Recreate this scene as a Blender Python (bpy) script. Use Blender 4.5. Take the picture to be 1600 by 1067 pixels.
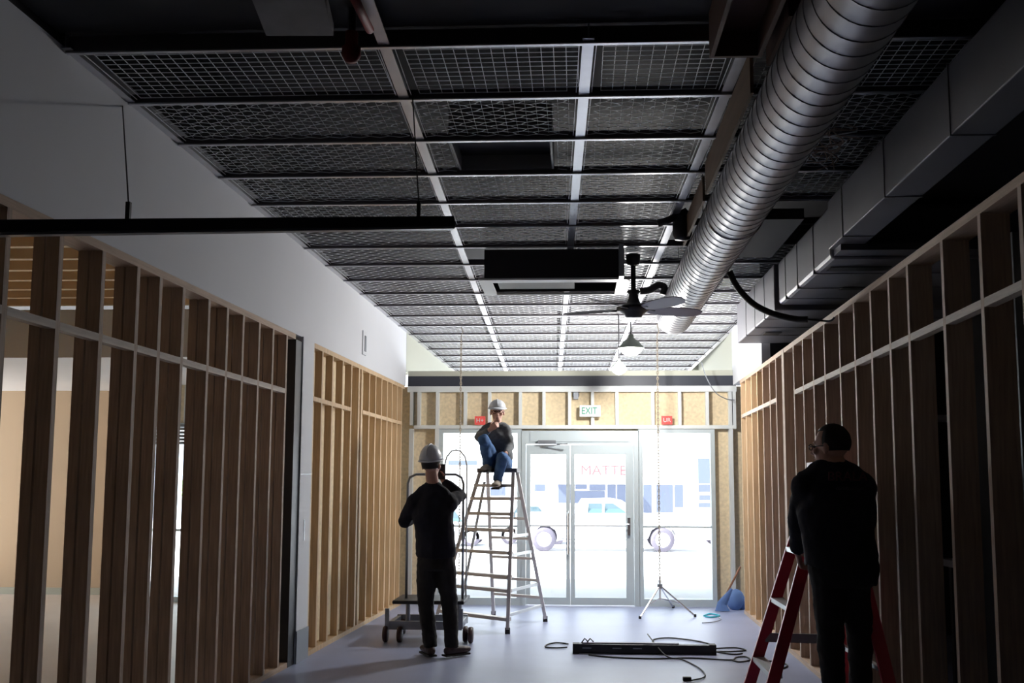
import bpy, math, random
from mathutils import Vector, Matrix, noise
random.seed(7)
S = bpy.context.scene
for o in list(bpy.data.objects): bpy.data.objects.remove(o)
COL = S.collection
V = Vector
# ------------------------------------------------------------------ camera
PITCH, YAW, ROLL, SHX, SHY = .1068, .0503, .003, 21.3, 53.6
cy, sy, cp, sp, cr, sr = math.cos(YAW), math.sin(YAW), math.cos(PITCH), math.sin(PITCH), math.cos(ROLL), math.sin(ROLL)
_R = V((cy, sy, 0)); FW = V((-sy*cp, cy*cp, sp)); _U = V((sy*sp, -cy*sp, cp))
RR = _R*cr + _U*sr; UU = _U*cr - _R*sr
CAMP = V((0, 0, 1.5))
cam_d = bpy.data.cameras.new('camera'); cam = bpy.data.objects.new('camera', cam_d); COL.objects.link(cam)
m = Matrix((RR, UU, -FW)).transposed().to_4x4(); m.translation = CAMP; cam.matrix_world = m
cam_d.sensor_width = 36; cam_d.lens = 36; cam_d.shift_x = -SHX/1600; cam_d.shift_y = SHY/1600
cam_d.clip_start = .05; cam_d.clip_end = 300
S.camera = cam
# ------------------------------------------------------------------ sky, sun, exposure
w = bpy.data.worlds.new('sky'); S.world = w; w.use_nodes = True
bg = w.node_tree.nodes['Background']; bg.inputs[0].default_value = (.80, .90, 1, 1); bg.inputs[1].default_value = 3.6
sd = bpy.data.lights.new('sun', 'SUN'); sun = bpy.data.objects.new('sun', sd); COL.objects.link(sun)
sd.energy = 30; sd.angle = .01; sd.color = (1, .97, .92)
SUN_DIR = V((.62, .22, -.75)).normalized()
sun.rotation_euler = SUN_DIR.to_track_quat('-Z', 'Y').to_euler(); sun.location = (0, 20, 30)
S.view_settings.view_transform = 'Standard'; S.view_settings.look = 'None'; S.view_settings.gamma = 1
S.view_settings.use_curve_mapping = False; S.view_settings.exposure = .12

# ------------------------------------------------------------------ pixel helpers (1600x1067 photograph -> point in the room)
def ray(px, py): return FW + RR*((px-800-SHX)/1600) - UU*((py-533.5-SHY)/1600)
def aty(px, py, Y): d = ray(px, py); return CAMP + d*(Y/d.y)
def atz(px, py, z=0.): d = ray(px, py); return CAMP + d*((z-1.5)/d.z)
LX0, LS, RX0, RS, DY = -2.705, .0366, 1.743, .0187, 13.11
ZP = 2.735
def zc(y): return 3.719 - .018*y
def lx(y): return LX0 + LS*y
def rx(y): return RX0 + RS*y
def onl(px, py):
    d = ray(px, py); return CAMP + d*(LX0/(d.x-LS*d.y))
def onr(px, py):
    d = ray(px, py); return CAMP + d*(RX0/(d.x-RS*d.y))

# ------------------------------------------------------------------ materials
MATS = {}
def mat(name, rgb, rough=.6, metal=0., var=0., scale=8., bump=0., emit=0., spec=.5, stretch=(1, 1, 1), rgb2=None, coat=0.):
    if name in MATS: return MATS[name]
    m = bpy.data.materials.new(name); m.use_nodes = True; nt = m.node_tree; b = nt.nodes['Principled BSDF']
    b.inputs['Base Color'].default_value = (*rgb, 1); b.inputs['Roughness'].default_value = rough; b.inputs['Metallic'].default_value = metal
    b.inputs['Specular IOR Level'].default_value = spec
    if coat: b.inputs['Coat Weight'].default_value = coat
    if emit: b.inputs['Emission Color'].default_value = (*rgb, 1); b.inputs['Emission Strength'].default_value = emit
    if var or bump:
        tc = nt.nodes.new('ShaderNodeTexCoord'); mp = nt.nodes.new('ShaderNodeMapping'); n = nt.nodes.new('ShaderNodeTexNoise')
        mp.inputs['Scale'].default_value = stretch; n.inputs['Scale'].default_value = scale; n.inputs['Detail'].default_value = 6
        nt.links.new(tc.outputs['Object'], mp.inputs[0]); nt.links.new(mp.outputs[0], n.inputs['Vector'])
        if var:
            r = nt.nodes.new('ShaderNodeValToRGB'); r.color_ramp.elements[0].position = .3; r.color_ramp.elements[1].position = .7
            c2 = rgb2 or tuple(c*(1-var) for c in rgb)
            r.color_ramp.elements[0].color = (*c2, 1); r.color_ramp.elements[1].color = (*rgb, 1)
            nt.links.new(n.outputs['Fac'], r.inputs[0]); nt.links.new(r.outputs[0], b.inputs['Base Color'])
        if bump:
            bp = nt.nodes.new('ShaderNodeBump'); bp.inputs['Strength'].default_value = bump; bp.inputs['Distance'].default_value = .01
            nt.links.new(n.outputs['Fac'], bp.inputs['Height']); nt.links.new(bp.outputs[0], b.inputs['Normal'])
    MATS[name] = m; return m
CONC = mat('sealed_concrete', (.36, .41, .60), .42, var=.14, scale=1.6, bump=.03)
CONC2 = mat('lit_side_floor', (.62, .56, .50), .5, var=.1, scale=1.5)  # same slab as the main floor, tinted beige for the left room's light
ASPH = mat('sunlit_pavement', (.66, .66, .68), .9, var=.06, scale=.6)
WHITE = mat('white_plasterboard', (.74, .76, .80), .75, var=.05, scale=.8)
CREAM = mat('cream_paint', (.50, .51, .43), .8)
BEIGE = mat('beige_paint', (.62, .47, .32), .8, var=.06, scale=1)
BLACK = mat('black_paint', (.012, .012, .015), .7)
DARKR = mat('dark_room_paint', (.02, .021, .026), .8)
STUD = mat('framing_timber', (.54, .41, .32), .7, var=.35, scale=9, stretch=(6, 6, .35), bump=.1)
STUDL = mat('lit_framing_timber', (.72, .52, .32), .7, var=.3, scale=9, stretch=(6, 6, .35), bump=.1)  # same timber, lightened for the bounce light toward the storefront
STUDH = mat('nogging_timber', (.66, .58, .50), .7, var=.3, scale=9, stretch=(6, .4, 6))
PLATE = mat('plate_timber', (.62, .46, .34), .7, var=.25, scale=9, stretch=(6, .4, 6))
OSB = mat('strand_board', (.80, .66, .44), .75, var=.22, scale=26, bump=.05)
ORNG = mat('orange_deck_boards', (.72, .38, .13), .55, var=.25, scale=5, stretch=(.3, 5, 1))
JOIST = mat('lit_joist', (.80, .62, .40), .6)  # orange joists given a pale tone for the light on their undersides
PLYW = mat('brown_plywood', (.22, .15, .10), .75, var=.25, scale=6, stretch=(3, .5, 3))
ALU = mat('mill_aluminium', (.70, .74, .76), .38, .35, var=.06, scale=3)
LADM = mat('ladder_aluminium', (.72, .68, .66), .45, .15)
FRAME = mat('storefront_frame_metal', (.55, .63, .66), .45, .2)
WMET = mat('white_framing_metal', (.70, .74, .74), .5, .1)
RAILM = mat('galvanised_rail', (.62, .62, .66), .30, .75, var=.1, scale=12)
BARM = mat('crossbar_metal', (.10, .09, .10), .40, .55)
MESH = mat('wire_mesh_metal', (.90, .92, .97), .5, .15)
GALV = mat('galvanised_duct', (.32, .32, .35), .40, .65, var=.18, scale=5, stretch=(1, 1, 1))
SEAM = mat('duct_seam', (.20, .20, .22), .45, .7)
DUCT2 = mat('grey_sheet_duct', (.21, .21, .24), .55, .35, var=.12, scale=2)
GREYM = mat('grey_metal', (.28, .30, .33), .4, .6)
DKM = mat('dark_metal', (.03, .03, .035), .45, .4)
RED = mat('red_fibreglass', (.50, .03, .06), .35)
REDP = mat('red_paint', (.22, .015, .015), .6)
REDS = mat('red_sign_plastic', (.85, .10, .09), .5)
SIGNW = mat('sign_white', (.70, .75, .73), .5)
GREEN = mat('sign_green', (.01, .30, .18), .5)
RUB = mat('black_rubber', (.015, .013, .013), .6)
WHEEL = mat('caster_wheel_plastic', (.05, .022, .022), .45)
NAVY = mat('navy_cloth', (.010, .011, .022), .9, var=.3, scale=30, bump=.1)
BLKC = mat('black_cloth', (.016, .015, .017), .92, var=.3, scale=30, bump=.1)
JEAN = mat('blue_denim', (.07, .17, .38), .85, var=.45, scale=14, bump=.15, rgb2=(.035, .085, .2))
GREYC = mat('grey_knit', (.13, .14, .15), .9, var=.3, scale=30, bump=.15)
DKTR = mat('charcoal_trousers', (.020, .019, .019), .85, var=.3, scale=20)
SKIN = mat('skin', (.56, .33, .26), .55, spec=.4)
HAIRM = mat('dark_hair', (.012, .009, .008), .7)
HATW = mat('white_helmet', (.62, .66, .72), .35)
SHOEB = mat('brown_leather', (.06, .035, .035), .5)
SHOET = mat('tan_suede', (.30, .27, .23), .8)
EYEM = mat('eye', (.03, .02, .02), .2)
BLUE = mat('blue_cloth', (.12, .22, .48), .8)
CYAN = mat('cyan_plastic', (.05, .55, .70), .5)
CARW = mat('white_car_paint', (.86, .86, .90), .3, coat=.3)
CARG = mat('car_glass', (.07, .12, .145), .3)
BLDW = mat('white_facade', (.80, .80, .82), .9)
BLDG = mat('blue_grey_shop_glass', (.075, .09, .14), .5)
AWN = mat('blue_awning_cloth', (.085, .105, .15), .8)
LETR = mat('faded_red_letters', (.20, .07, .08), .8)
GLOBE = mat('lit_white_glass', (1, 1, 1), .3, emit=1.3)
LAMPG = mat('green_enamel', (.22, .26, .23), .4)
CHROME = mat('chrome', (.7, .7, .72), .2, .9)
CHAINM = mat('chain_metal', (.34, .30, .24), .4, .5)
MAUVE = mat('mauve_plastic', (.10, .07, .12), .4)
BLADE = mat('fan_blade_lacquer', (.30, .28, .34), .4)
LEAF = mat('green_leaves', (.25, .45, .15), .8)
def glassmat():
    m = bpy.data.materials.new('clear_glass'); m.use_nodes = True; nt = m.node_tree
    for n in list(nt.nodes): nt.nodes.remove(n)
    o = nt.nodes.new('ShaderNodeOutputMaterial'); t = nt.nodes.new('ShaderNodeBsdfTransparent'); g = nt.nodes.new('ShaderNodeBsdfGlossy'); x = nt.nodes.new('ShaderNodeMixShader')
    t.inputs[0].default_value = (.96, .98, .98, 1); g.inputs['Roughness'].default_value = .02; x.inputs[0].default_value = .04
    nt.links.new(t.outputs[0], x.inputs[1]); nt.links.new(g.outputs[0], x.inputs[2]); nt.links.new(x.outputs[0], o.inputs[0]); return m
GLASS = glassmat()

# ------------------------------------------------------------------ object helpers
WO = {}
def tag(o, label=None, cat=None, group=None, kind=None):
    if label: o['label'] = label
    if cat: o['category'] = cat
    if group: o['group'] = group
    if kind: o['kind'] = kind
    return o
def thing(name, label, cat, loc, group=None):
    o = bpy.data.objects.new(name, None); COL.objects.link(o); o.location = loc; o.empty_display_size = .1
    WO[o] = V(loc); return tag(o, label, cat, group)
class MB:
    def __init__(s): s.v = []; s.f = []
    def hexa(s, p):   # 8 points: bottom ring 4, top ring 4
        b = len(s.v); s.v += [V(q) for q in p]
        s.f += [(b+3, b+2, b+1, b), (b+4, b+5, b+6, b+7), (b, b+1, b+5, b+4), (b+1, b+2, b+6, b+5), (b+2, b+3, b+7, b+6), (b+3, b, b+4, b+7)]; return s
    def box(s, a, c):
        (x0, y0, z0), (x1, y1, z1) = a, c
        return s.hexa([(x0, y0, z0), (x1, y0, z0), (x1, y1, z0), (x0, y1, z0), (x0, y0, z1), (x1, y0, z1), (x1, y1, z1), (x0, y1, z1)])
    def bar(s, a, c, w, h, up=(0, 0, 1)):   # rectangular bar a->c
        a, c = V(a), V(c); d = (c-a).normalized(); u = V(up); sd = d.cross(u)
        if sd.length < 1e-4: sd = d.cross(V((0, 1, 0)))
        sd.normalize(); u = sd.cross(d).normalized(); q = []
        for p in (a, c):
            q.append([p-sd*w/2-u*h/2, p+sd*w/2-u*h/2, p+sd*w/2+u*h/2, p-sd*w/2+u*h/2])
        return s.hexa(q[0]+q[1])
    def ring(s, c, a, b, n):
        i = len(s.v); s.v += [c + a*math.cos(2*math.pi*k/n) + b*math.sin(2*math.pi*k/n) for k in range(n)]; return i
    def tube(s, pts, r, n=8, cap=True):
        pts = [V(p) for p in pts]; rs = r if isinstance(r, (list, tuple)) else [r]*len(pts); idx = []; pa = None
        for i, p in enumerate(pts):
            d = (pts[min(i+1, len(pts)-1)]-pts[max(i-1, 0)])
            if d.length < 1e-9: d = V((0, 0, 1))
            d.normalize()
            if pa is None: pa = d.cross(V((0, 0, 1))) if abs(d.z) < .95 else d.cross(V((0, 1, 0)))
            a = (pa - d*pa.dot(d)).normalized(); pa = a; b = d.cross(a)
            idx.append(s.ring(p, a*rs[i], b*rs[i], n))
        for i in range(len(idx)-1):
            for k in range(n): s.f.append((idx[i]+k, idx[i]+(k+1) % n, idx[i+1]+(k+1) % n, idx[i+1]+k))
        if cap:
            s.f.append(tuple(idx[0]+k for k in reversed(range(n)))); s.f.append(tuple(idx[-1]+k for k in range(n)))
        return s
    def loft(s, pts, ab, side, n=16):       # elliptical rings: ab=(half width along side, half depth)
        pts = [V(p) for p in pts]; idx = []
        for i, p in enumerate(pts):
            d = (pts[min(i+1, len(pts)-1)]-pts[max(i-1, 0)]).normalized(); sd = side[i] if isinstance(side, list) else side
            a = (V(sd)-d*V(sd).dot(d)).normalized(); b = d.cross(a)
            idx.append(s.ring(p, a*ab[i][0], b*ab[i][1], n))
        for i in range(len(idx)-1):
            for k in range(n): s.f.append((idx[i]+k, idx[i]+(k+1) % n, idx[i+1]+(k+1) % n, idx[i+1]+k))
        s.f.append(tuple(idx[0]+k for k in reversed(range(n)))); s.f.append(tuple(idx[-1]+k for k in range(n))); return s
    def lathe(s, c, prof, n=24, B=None):    # prof: (radius, height)
        c = V(c); X, Y, Z = (V((1, 0, 0)), V((0, 1, 0)), V((0, 0, 1))) if B is None else B
        idx = [s.ring(c+Z*h, X*max(r, 1e-4), Y*max(r, 1e-4), n) for r, h in prof]
        for i in range(len(idx)-1):
            for k in range(n): s.f.append((idx[i]+k, idx[i]+(k+1) % n, idx[i+1]+(k+1) % n, idx[i+1]+k))
        return s
    def ell(s, c, r, B=None, n=16, m=10):
        X, Y, Z = (V((1, 0, 0)), V((0, 1, 0)), V((0, 0, 1))) if B is None else B
        c = V(c); idx = []
        for j in range(m+1):
            t = -math.pi/2+math.pi*j/m; q = max(math.cos(t), .02)
            idx.append(s.ring(c+Z*r[2]*math.sin(t), X*r[0]*q, Y*r[1]*q, n))
        for i in range(m):
            for k in range(n): s.f.append((idx[i]+k, idx[i]+(k+1) % n, idx[i+1]+(k+1) % n, idx[i+1]+k))
        s.f.append(tuple(idx[0]+k for k in reversed(range(n)))); s.f.append(tuple(idx[-1]+k for k in range(n))); return s
    def build(s, name, material, parent=None, label=None, smooth=False, origin=None, bevel=0.):
        if parent is not None: org = WO[parent]
        elif origin is not None: org = V(origin)
        else:
            xs = [p.x for p in s.v]; ys = [p.y for p in s.v]; zs = [p.z for p in s.v]
            org = V(((min(xs)+max(xs))/2, (min(ys)+max(ys))/2, min(zs)))
        me = bpy.data.meshes.new(name); me.from_pydata([tuple(p-org) for p in s.v], [], s.f); me.materials.append(material); me.update()
        if smooth: me.polygons.foreach_set('use_smooth', [True]*len(me.polygons))
        o = bpy.data.objects.new(name, me); COL.objects.link(o); WO[o] = org
        if parent is not None: o.parent = parent
        else: o.location = org
        if label: o['label'] = label
        if bevel:
            b = o.modifiers.new('bevel', 'BEVEL'); b.width = bevel; b.segments = 2; b.limit_method = 'ANGLE'
        return o
def box(a, c): return MB().box(a, c)
def struct(mb, name, m, parent=None, **k):
    o = mb.build(name, m, parent, **k)
    if parent is None: o['kind'] = 'structure'
    return o
def lwb(y0, y1, o0, o1, z0, z1, mb=None):   # box along the left wall; o = distance away from the room
    mb = mb or MB(); return mb.hexa([(lx(y0)-o1, y0, z0), (lx(y0)-o0, y0, z0), (lx(y1)-o0, y1, z0), (lx(y1)-o1, y1, z0), (lx(y0)-o1, y0, z1), (lx(y0)-o0, y0, z1), (lx(y1)-o0, y1, z1), (lx(y1)-o1, y1, z1)])
def rwb(y0, y1, o0, o1, z0, z1, mb=None):
    mb = mb or MB(); return mb.hexa([(rx(y0)+o0, y0, z0), (rx(y0)+o1, y0, z0), (rx(y1)+o1, y1, z0), (rx(y1)+o0, y1, z0), (rx(y0)+o0, y0, z1), (rx(y0)+o1, y0, z1), (rx(y1)+o1, y1, z1), (rx(y1)+o0, y1, z1)])
def text(body, size, loc, X, Z, m, name, parent, extr=.002, squash=1.):
    cu = bpy.data.curves.new('t', 'FONT'); cu.body = body; cu.size = size; cu.extrude = extr; cu.align_x = 'CENTER'; cu.align_y = 'CENTER'
    t = bpy.data.objects.new('t', cu); COL.objects.link(t); dg = bpy.context.evaluated_depsgraph_get(); me = bpy.data.meshes.new_from_object(t.evaluated_get(dg))
    bpy.data.objects.remove(t); X = V(X); Z = V(Z); N = X.cross(Z); mb = MB()
    mb.v = [V(loc)+X*v.co.x*squash+Z*v.co.y+N*v.co.z for v in me.vertices]; mb.f = [tuple(p.vertices) for p in me.polygons]
    return mb.build(name, m, parent)
ORD = ['nearest', 'second', 'third', 'fourth', 'fifth', 'sixth', 'seventh', 'eighth', 'ninth', 'tenth', 'eleventh', 'twelfth', 'thirteenth', 'fourteenth', 'fifteenth', 'sixteenth', 'seventeenth', 'eighteenth', 'nineteenth', 'twentieth', 'twenty-first', 'twenty-second', 'twenty-third']

# ================================================================== THE SHELL
struct(box((lx(6)-.1, -3, -.12), (9, DY+.1, 0)), 'floor', CONC)
struct(box((-11, -3, -.12), (lx(6)-.1, DY+1.2, 0)), 'floor', CONC2)
gm = MB(); gm.hexa([(-40, 14.3, -.5), (40, 14.3, -.5), (40, 32, -1), (-40, 32, -1), (-40, 14.3, -.06), (40, 14.3, -.06), (40, 32, -.56), (-40, 32, -.56)]); gm.box((-40, 32, -1), (40, 60, -.56))
struct(gm, 'ground', ASPH)
struct(box((-11, DY+.1, -.3), (9, 14.3, -.05)), 'trim_1', ASPH)
ZD = 4.3
struct(box((-11, -3, ZD), (9, 17.6, ZD+.2)), 'ceiling', BLACK)
def upper(side, y0, y1, th, z0, name, m):
    f = lwb if side < 0 else rwb
    a, b = (lx(y0), lx(y1)) if side < 0 else (rx(y0), rx(y1)); t = th*side; za, zb = zc(y0)+.02, zc(y1)+.02
    lo, hi = MB(), MB(); xs = (min(a, a+t), max(a, a+t), max(b, b+t), min(b, b+t))
    q = lambda z1, z2: [(xs[0], y0, z1[0]), (xs[1], y0, z1[0]), (xs[2], y1, z1[1]), (xs[3], y1, z1[1]), (xs[0], y0, z2[0]), (xs[1], y0, z2[0]), (xs[2], y1, z2[1]), (xs[3], y1, z2[1])]
    struct(lo.hexa(q((z0, z0), (za, zb))), name, m); struct(hi.hexa(q((za, zb), (ZD, ZD))), name+'_plenum', BLACK)
upper(-1, -3, DY+.05, .09, ZP+.045, 'wall_left', WHITE)
upper(-1, DY+.06, 17.49, .06, 2.98, 'wall_left_canopy', CREAM)
upper(1, 10.82, DY+.05, .09, ZP+.045, 'wall_right', WHITE)
struct(rwb(DY+.06, 17.49, 0, .06, 2.98, ZD), 'wall_right_canopy', CREAM)
struct(box((-11, 17.5, zc(17.5)), (9, 17.6, ZD)), 'trim_2', CREAM)  # fascia added to close the plenum end against leaking light
struct(box((-11, -3.2, 0), (9, -3, ZD+.2)), 'wall_rear', BLACK)
# near dark soffit over the camera
struct(box((-2.8, -3, 3.70), (5.5, 4.70, 3.76)), 'ceiling_near', BLACK)
# dark side room on the right
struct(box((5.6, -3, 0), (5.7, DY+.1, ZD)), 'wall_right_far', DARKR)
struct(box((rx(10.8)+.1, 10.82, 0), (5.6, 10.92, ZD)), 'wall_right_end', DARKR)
# left side room
struct(box((-11, 13.95, 0), (-5.95, 14.1, 3.4)), 'wall_left_room', BEIGE)
struct(box((-6.07, DY, 0), (-5.95, 13.95, 3.4)), 'wall_left_return', BEIGE)
struct(box((-11, 10.3, 2.80), (lx(12)-.2, 13.95, 2.86)), 'ceiling_left_room', WHITE)
struct(box((-11, 10.24, 2.80), (lx(12)-.2, 10.3, 3.3)), 'trim_3', WHITE)
struct(box((-11, -3, 3.42), (lx(5)-.12, 10.24, 3.46)), 'ceiling_left_deck', ORNG)
g = MB()
# unseen window opening beyond the left room, widened to let more light in
g.box((-10.2, -3, 0), (-10.1, 11.0, ZD)); g.box((-10.2, 11.0, 2.6), (-10.1, 14, ZD)); g.box((-10.2, 11.0, 0), (-10.1, 14, .25))
struct(g, 'wall_left_far', BEIGE)
struct(box((-10.1, 13.90, 0), (-6.07, 13.95, .09)), 'baseboard_left', CREAM)
for k in range(24):
    y = 10.0 - k*.42
    if y < .5: break
    tag(box((-10.1, y-.03, 3.30), (lx(y)-.14, y+.03, 3.42)).build('ceiling_joist', JOIST), 'lit-toned joist under the orange left-room ceiling, %s from the white soffit' % ORD[k], 'joist', 'joists of the left side room')
o = box((-8.16, 13.93, 1.10), (-8.08, 13.95, 1.24)).build('wall_switch', WHITE); tag(o, 'small white switch plate on the beige wall of the left room', 'switch')

# ================================================================== STUD WALLS
LANG, RANG = -math.atan(LS), -math.atan(RS)
SM = {}
def stud(side, y, off, z1, m, label, group, w=.038, d=.068, name='wall_stud', z0=.045):
    key = (m.name, w, d, round(z1, 3), z0)
    x = lx(y)-off-d/2 if side < 0 else rx(y)+off+d/2
    if key not in SM:
        o = box((-d/2, -w/2, z0), (d/2, w/2, z1)).build(name, m, origin=(0, 0, 0)); SM[key] = o.data
    else:
        o = bpy.data.objects.new(name, SM[key]); COL.objects.link(o)
    o.location = (x, y, 0); o.rotation_euler = (0, 0, LANG if side < 0 else RANG)
    return tag(o, label, 'stud', group)
LA = [4.38, 4.82, 5.24, 5.64, 5.93, 6.26, 6.67, 7.0, 7.31, 7.65, 7.97, 8.31]
LA0 = [3.55, 3.97]
for i, y in enumerate(reversed(LA0+LA)):
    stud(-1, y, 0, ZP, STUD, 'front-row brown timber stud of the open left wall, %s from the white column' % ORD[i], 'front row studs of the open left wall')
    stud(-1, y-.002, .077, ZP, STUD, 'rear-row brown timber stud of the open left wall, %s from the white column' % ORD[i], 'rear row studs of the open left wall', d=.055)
LB = [9.07, 9.36, 9.71, 10.08, 10.42]
for i, y in enumerate(LB): stud(-1, y, 0, ZP, STUDL, 'lit-toned timber stud of the left wall, %s beyond the white column' % ORD[i], 'studs beyond the white column')
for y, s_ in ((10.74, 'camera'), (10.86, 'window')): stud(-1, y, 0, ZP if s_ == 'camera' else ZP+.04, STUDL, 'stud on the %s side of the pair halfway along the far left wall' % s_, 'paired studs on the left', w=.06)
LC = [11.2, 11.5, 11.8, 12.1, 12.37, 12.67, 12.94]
for i, y in enumerate(LC): stud(-1, y, 0, ZP, STUDL, 'lit-toned timber stud of the left wall, %s from the storefront' % ORD[len(LC)-1-i], 'studs by the left storefront corner')
RA = [3.35, 3.78, 4.21, 4.66, 5.17, 5.75, 6.12, 6.53, 6.95, 7.38, 7.87, 8.28, 8.69, 9.10]
for i, y in enumerate(reversed(RA)):
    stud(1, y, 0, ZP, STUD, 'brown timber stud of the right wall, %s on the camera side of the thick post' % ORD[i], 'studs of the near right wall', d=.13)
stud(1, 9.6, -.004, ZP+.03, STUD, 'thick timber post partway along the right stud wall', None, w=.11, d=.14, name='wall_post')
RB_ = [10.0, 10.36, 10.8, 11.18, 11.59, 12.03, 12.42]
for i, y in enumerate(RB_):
    stud(1, y, 0, ZP, STUDL if y > 11 else STUD, 'timber stud of the right wall, %s from the storefront' % ORD[len(RB_)-1-i], 'studs of the far right wall', d=.11)  # studs nearest the storefront take the lit timber tone
for i, y in enumerate((4.95, 5.55)):
    o = MB().box((-.045, -.02, .045), (.045, -.017, 2.72)).box((-.045, -.02, .045), (-.042, .018, 2.72)).box((.042, -.02, .045), (.045, .018, 2.72)).build('metal_stud', GREYM, origin=(0, 0, 0))
    o.location = (rx(y)+.30, y, 0); tag(o, ['grey metal channel stud behind the right timber wall, nearer the camera', 'grey metal channel stud behind the right timber wall, farther one'][i], 'stud', 'metal studs behind the right wall')
def plates(side, y0, y1, off0, off1, where, m=PLATE):
    f = lwb if side < 0 else rwb
    tag(f(y0, y1, off0, off1, ZP, ZP+.044).build('top_plate', m), 'timber top plate along the head of the %s' % where, 'wall plate')
    tag(f(y0, y1, off0, off1, 0, .044).build('sole_plate', m), 'timber sole plate on the floor under the %s' % where, 'wall plate')
plates(-1, 3.3, 8.54, 0, .135, 'open left stud wall')
plates(-1, 9.05, 13.1, 0, .1, 'far left stud wall beyond the column', STUDL)
plates(1, 3.0, 12.5, 0, .14, 'right stud wall')
def nogs(side, ys, z, m, where, d=.05):
    f = lwb if side < 0 else rwb
    for i in range(len(ys)-1):
        a, b = ys[i]+.02, ys[i+1]-.02
        if b-a < .05: continue
        tag(f(a, b, .0, d, z-.02, z+.02).build('nogging', m), 'short timber nogging between studs of the %s, %s along' % (where, ORD[i]), 'nogging', 'noggings of the %s' % where)
nogs(-1, LA0+LA, 2.27, STUDH, 'open left wall')
nogs(-1, LB, 2.275, STUDL, 'left wall beyond the column')
nogs(-1, [10.89]+LC, 2.285, STUDL, 'left wall by the storefront')
nogs(1, RA, 2.325, STUDH, 'near right wall')
nogs(1, RB_, 2.335, STUDH, 'far right wall')
struct(lwb(9.06, 13.1, .101, .115, 0, ZP), 'wall_left_sheathing', OSB)
struct(rwb(8.3, 12.5, .141, .155, 0, ZP), 'wall_right_sheathing', STUD)
# white clad column
t = thing('wall_column', 'white clad column between the two left stud walls', 'column', (lx(8.8)-.1, 8.8, 0))
lwb(8.72, 9.045, -.012, .20, 0, ZP+.05).build('cladding', WHITE, t)
lwb(8.55, 8.715, 0, .20, 0, ZP).build('side_post', DKM, t, label='dark post on the camera side')
lwb(8.715, 9.05, -.022, -.012, 0, .27).build('kick_plate', GREYM, t, label='grey metal kick plate')
lwb(8.722, 9.044, -.0135, -.012, 1.59, 1.597).build('joint', GREYM, t)
lwb(8.86, 8.885, -.0155, -.012, 1.02, 1.2).build('slot_plate', GREYM, t)
p = onl(569, 535)
t = thing('wall_socket', 'narrow grey fixture slot high on the white left wall', 'socket', (lx(p.y)+.002, p.y, p.z-.15))
lwb(p.y-.09, p.y+.06, -.012, -.0, p.z-.14, p.z+.12).build('backplate', WHITE, t)
lwb(p.y-.03, p.y+.03, -.02, -.012, p.z-.1, p.z+.07).build('slot', GREYM, t)

# ================================================================== STOREFRONT
YF = DY
struct(box((-2.19, YF, 2.775), (2.03, YF+.14, 2.905)), 'trim_4', mat('blue_black_beam', (.03, .035, .05), .5))
struct(box((-2.19, YF+.02, 2.905), (2.03, YF+.14, 2.975)), 'trim_5', CREAM)
for a, b, l in ((-2.19, 2.03, 'pale header plate right under the dark beam of the storefront'),):
    tag(box((a, YF-.01, 2.70), (b, YF+.09, 2.773)).build('header_plate', WMET), l, 'plate')
tag(box((-2.10, YF-.01, 2.225), (2.02, YF+.09, 2.27)).build('sill_plate', WMET), 'pale horizontal plate between strand board and storefront glass', 'plate')
hx = [-2.135, -2.04, -1.80, -1.438, -1.124, -.727, -.423, -.094, .20, .511, .968, 1.309, 1.658, 1.95, 2.0]
for i, x in enumerate(hx):
    full = i in (0, 13)
    tag(box((x-.02, YF-.006, 2.271), (x+.02, YF+.085, 2.699)).build('header_stud', WMET), 'pale short stud above the storefront glass, %s from the left corner' % ORD[i].replace('nearest', 'first'), 'stud', 'short studs above the storefront')
for x, l in ((-2.135, 'tall pale stud in the left corner of the storefront wall'), (-1.80, 'tall pale stud beside the left storefront window'), (1.95, 'tall pale stud in the right corner of the storefront wall')):
    tag(box((x-.025, YF-.008, 0), (x+.025, YF+.085, 2.224)).build('corner_stud', WMET), l, 'stud')
struct(MB().box((-2.36, YF+.086, 2.2), (2.30, YF+.10, 2.775)).box((-2.36, YF+.086, 0), (-1.775, YF+.10, 2.2)).box((1.735, YF+.086, 0), (2.30, YF+.10, 2.2)), 'wall_front', OSB)
def window(n, x0, x1, z0, z1, rails, label):
    t = struct(MB().box((x0-.03, YF+.0, z0-.06), (x0+.025, YF+.1, z1+.03)).box((x1-.025, YF, z0-.06), (x1+.03, YF+.1, z1+.03)).box((x0+.025, YF, z1-.02), (x1-.025, YF+.1, z1+.03)).box((x0+.025, YF, z0-.06), (x1-.025, YF+.1, z0+.03)), 'window_%d' % n, FRAME)
    box((x0+.025, YF+.045, z0+.03), (x1-.025, YF+.053, z1-.02)).build('pane', GLASS, t)
    for z in rails: box((x0+.025, YF+.03, z-.012), (x1-.025, YF+.07, z+.012)).build('glazing_bar', FRAME, t)
window(1, -1.745, -.74, .06, 2.19, (.985,), '')
window(2, .81, 1.715, .06, 2.19, (.985,), '')
struct(MB().box((-.715, YF, 0), (-.655, YF+.11, 2.2)).box((.72, YF, 0), (.785, YF+.11, 2.2)).box((-.655, YF, 2.03), (.72, YF+.11, 2.2)).box((-.6, YF-.01, 2.06), (.66, YF, 2.17)), 'trim_6', FRAME)
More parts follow.
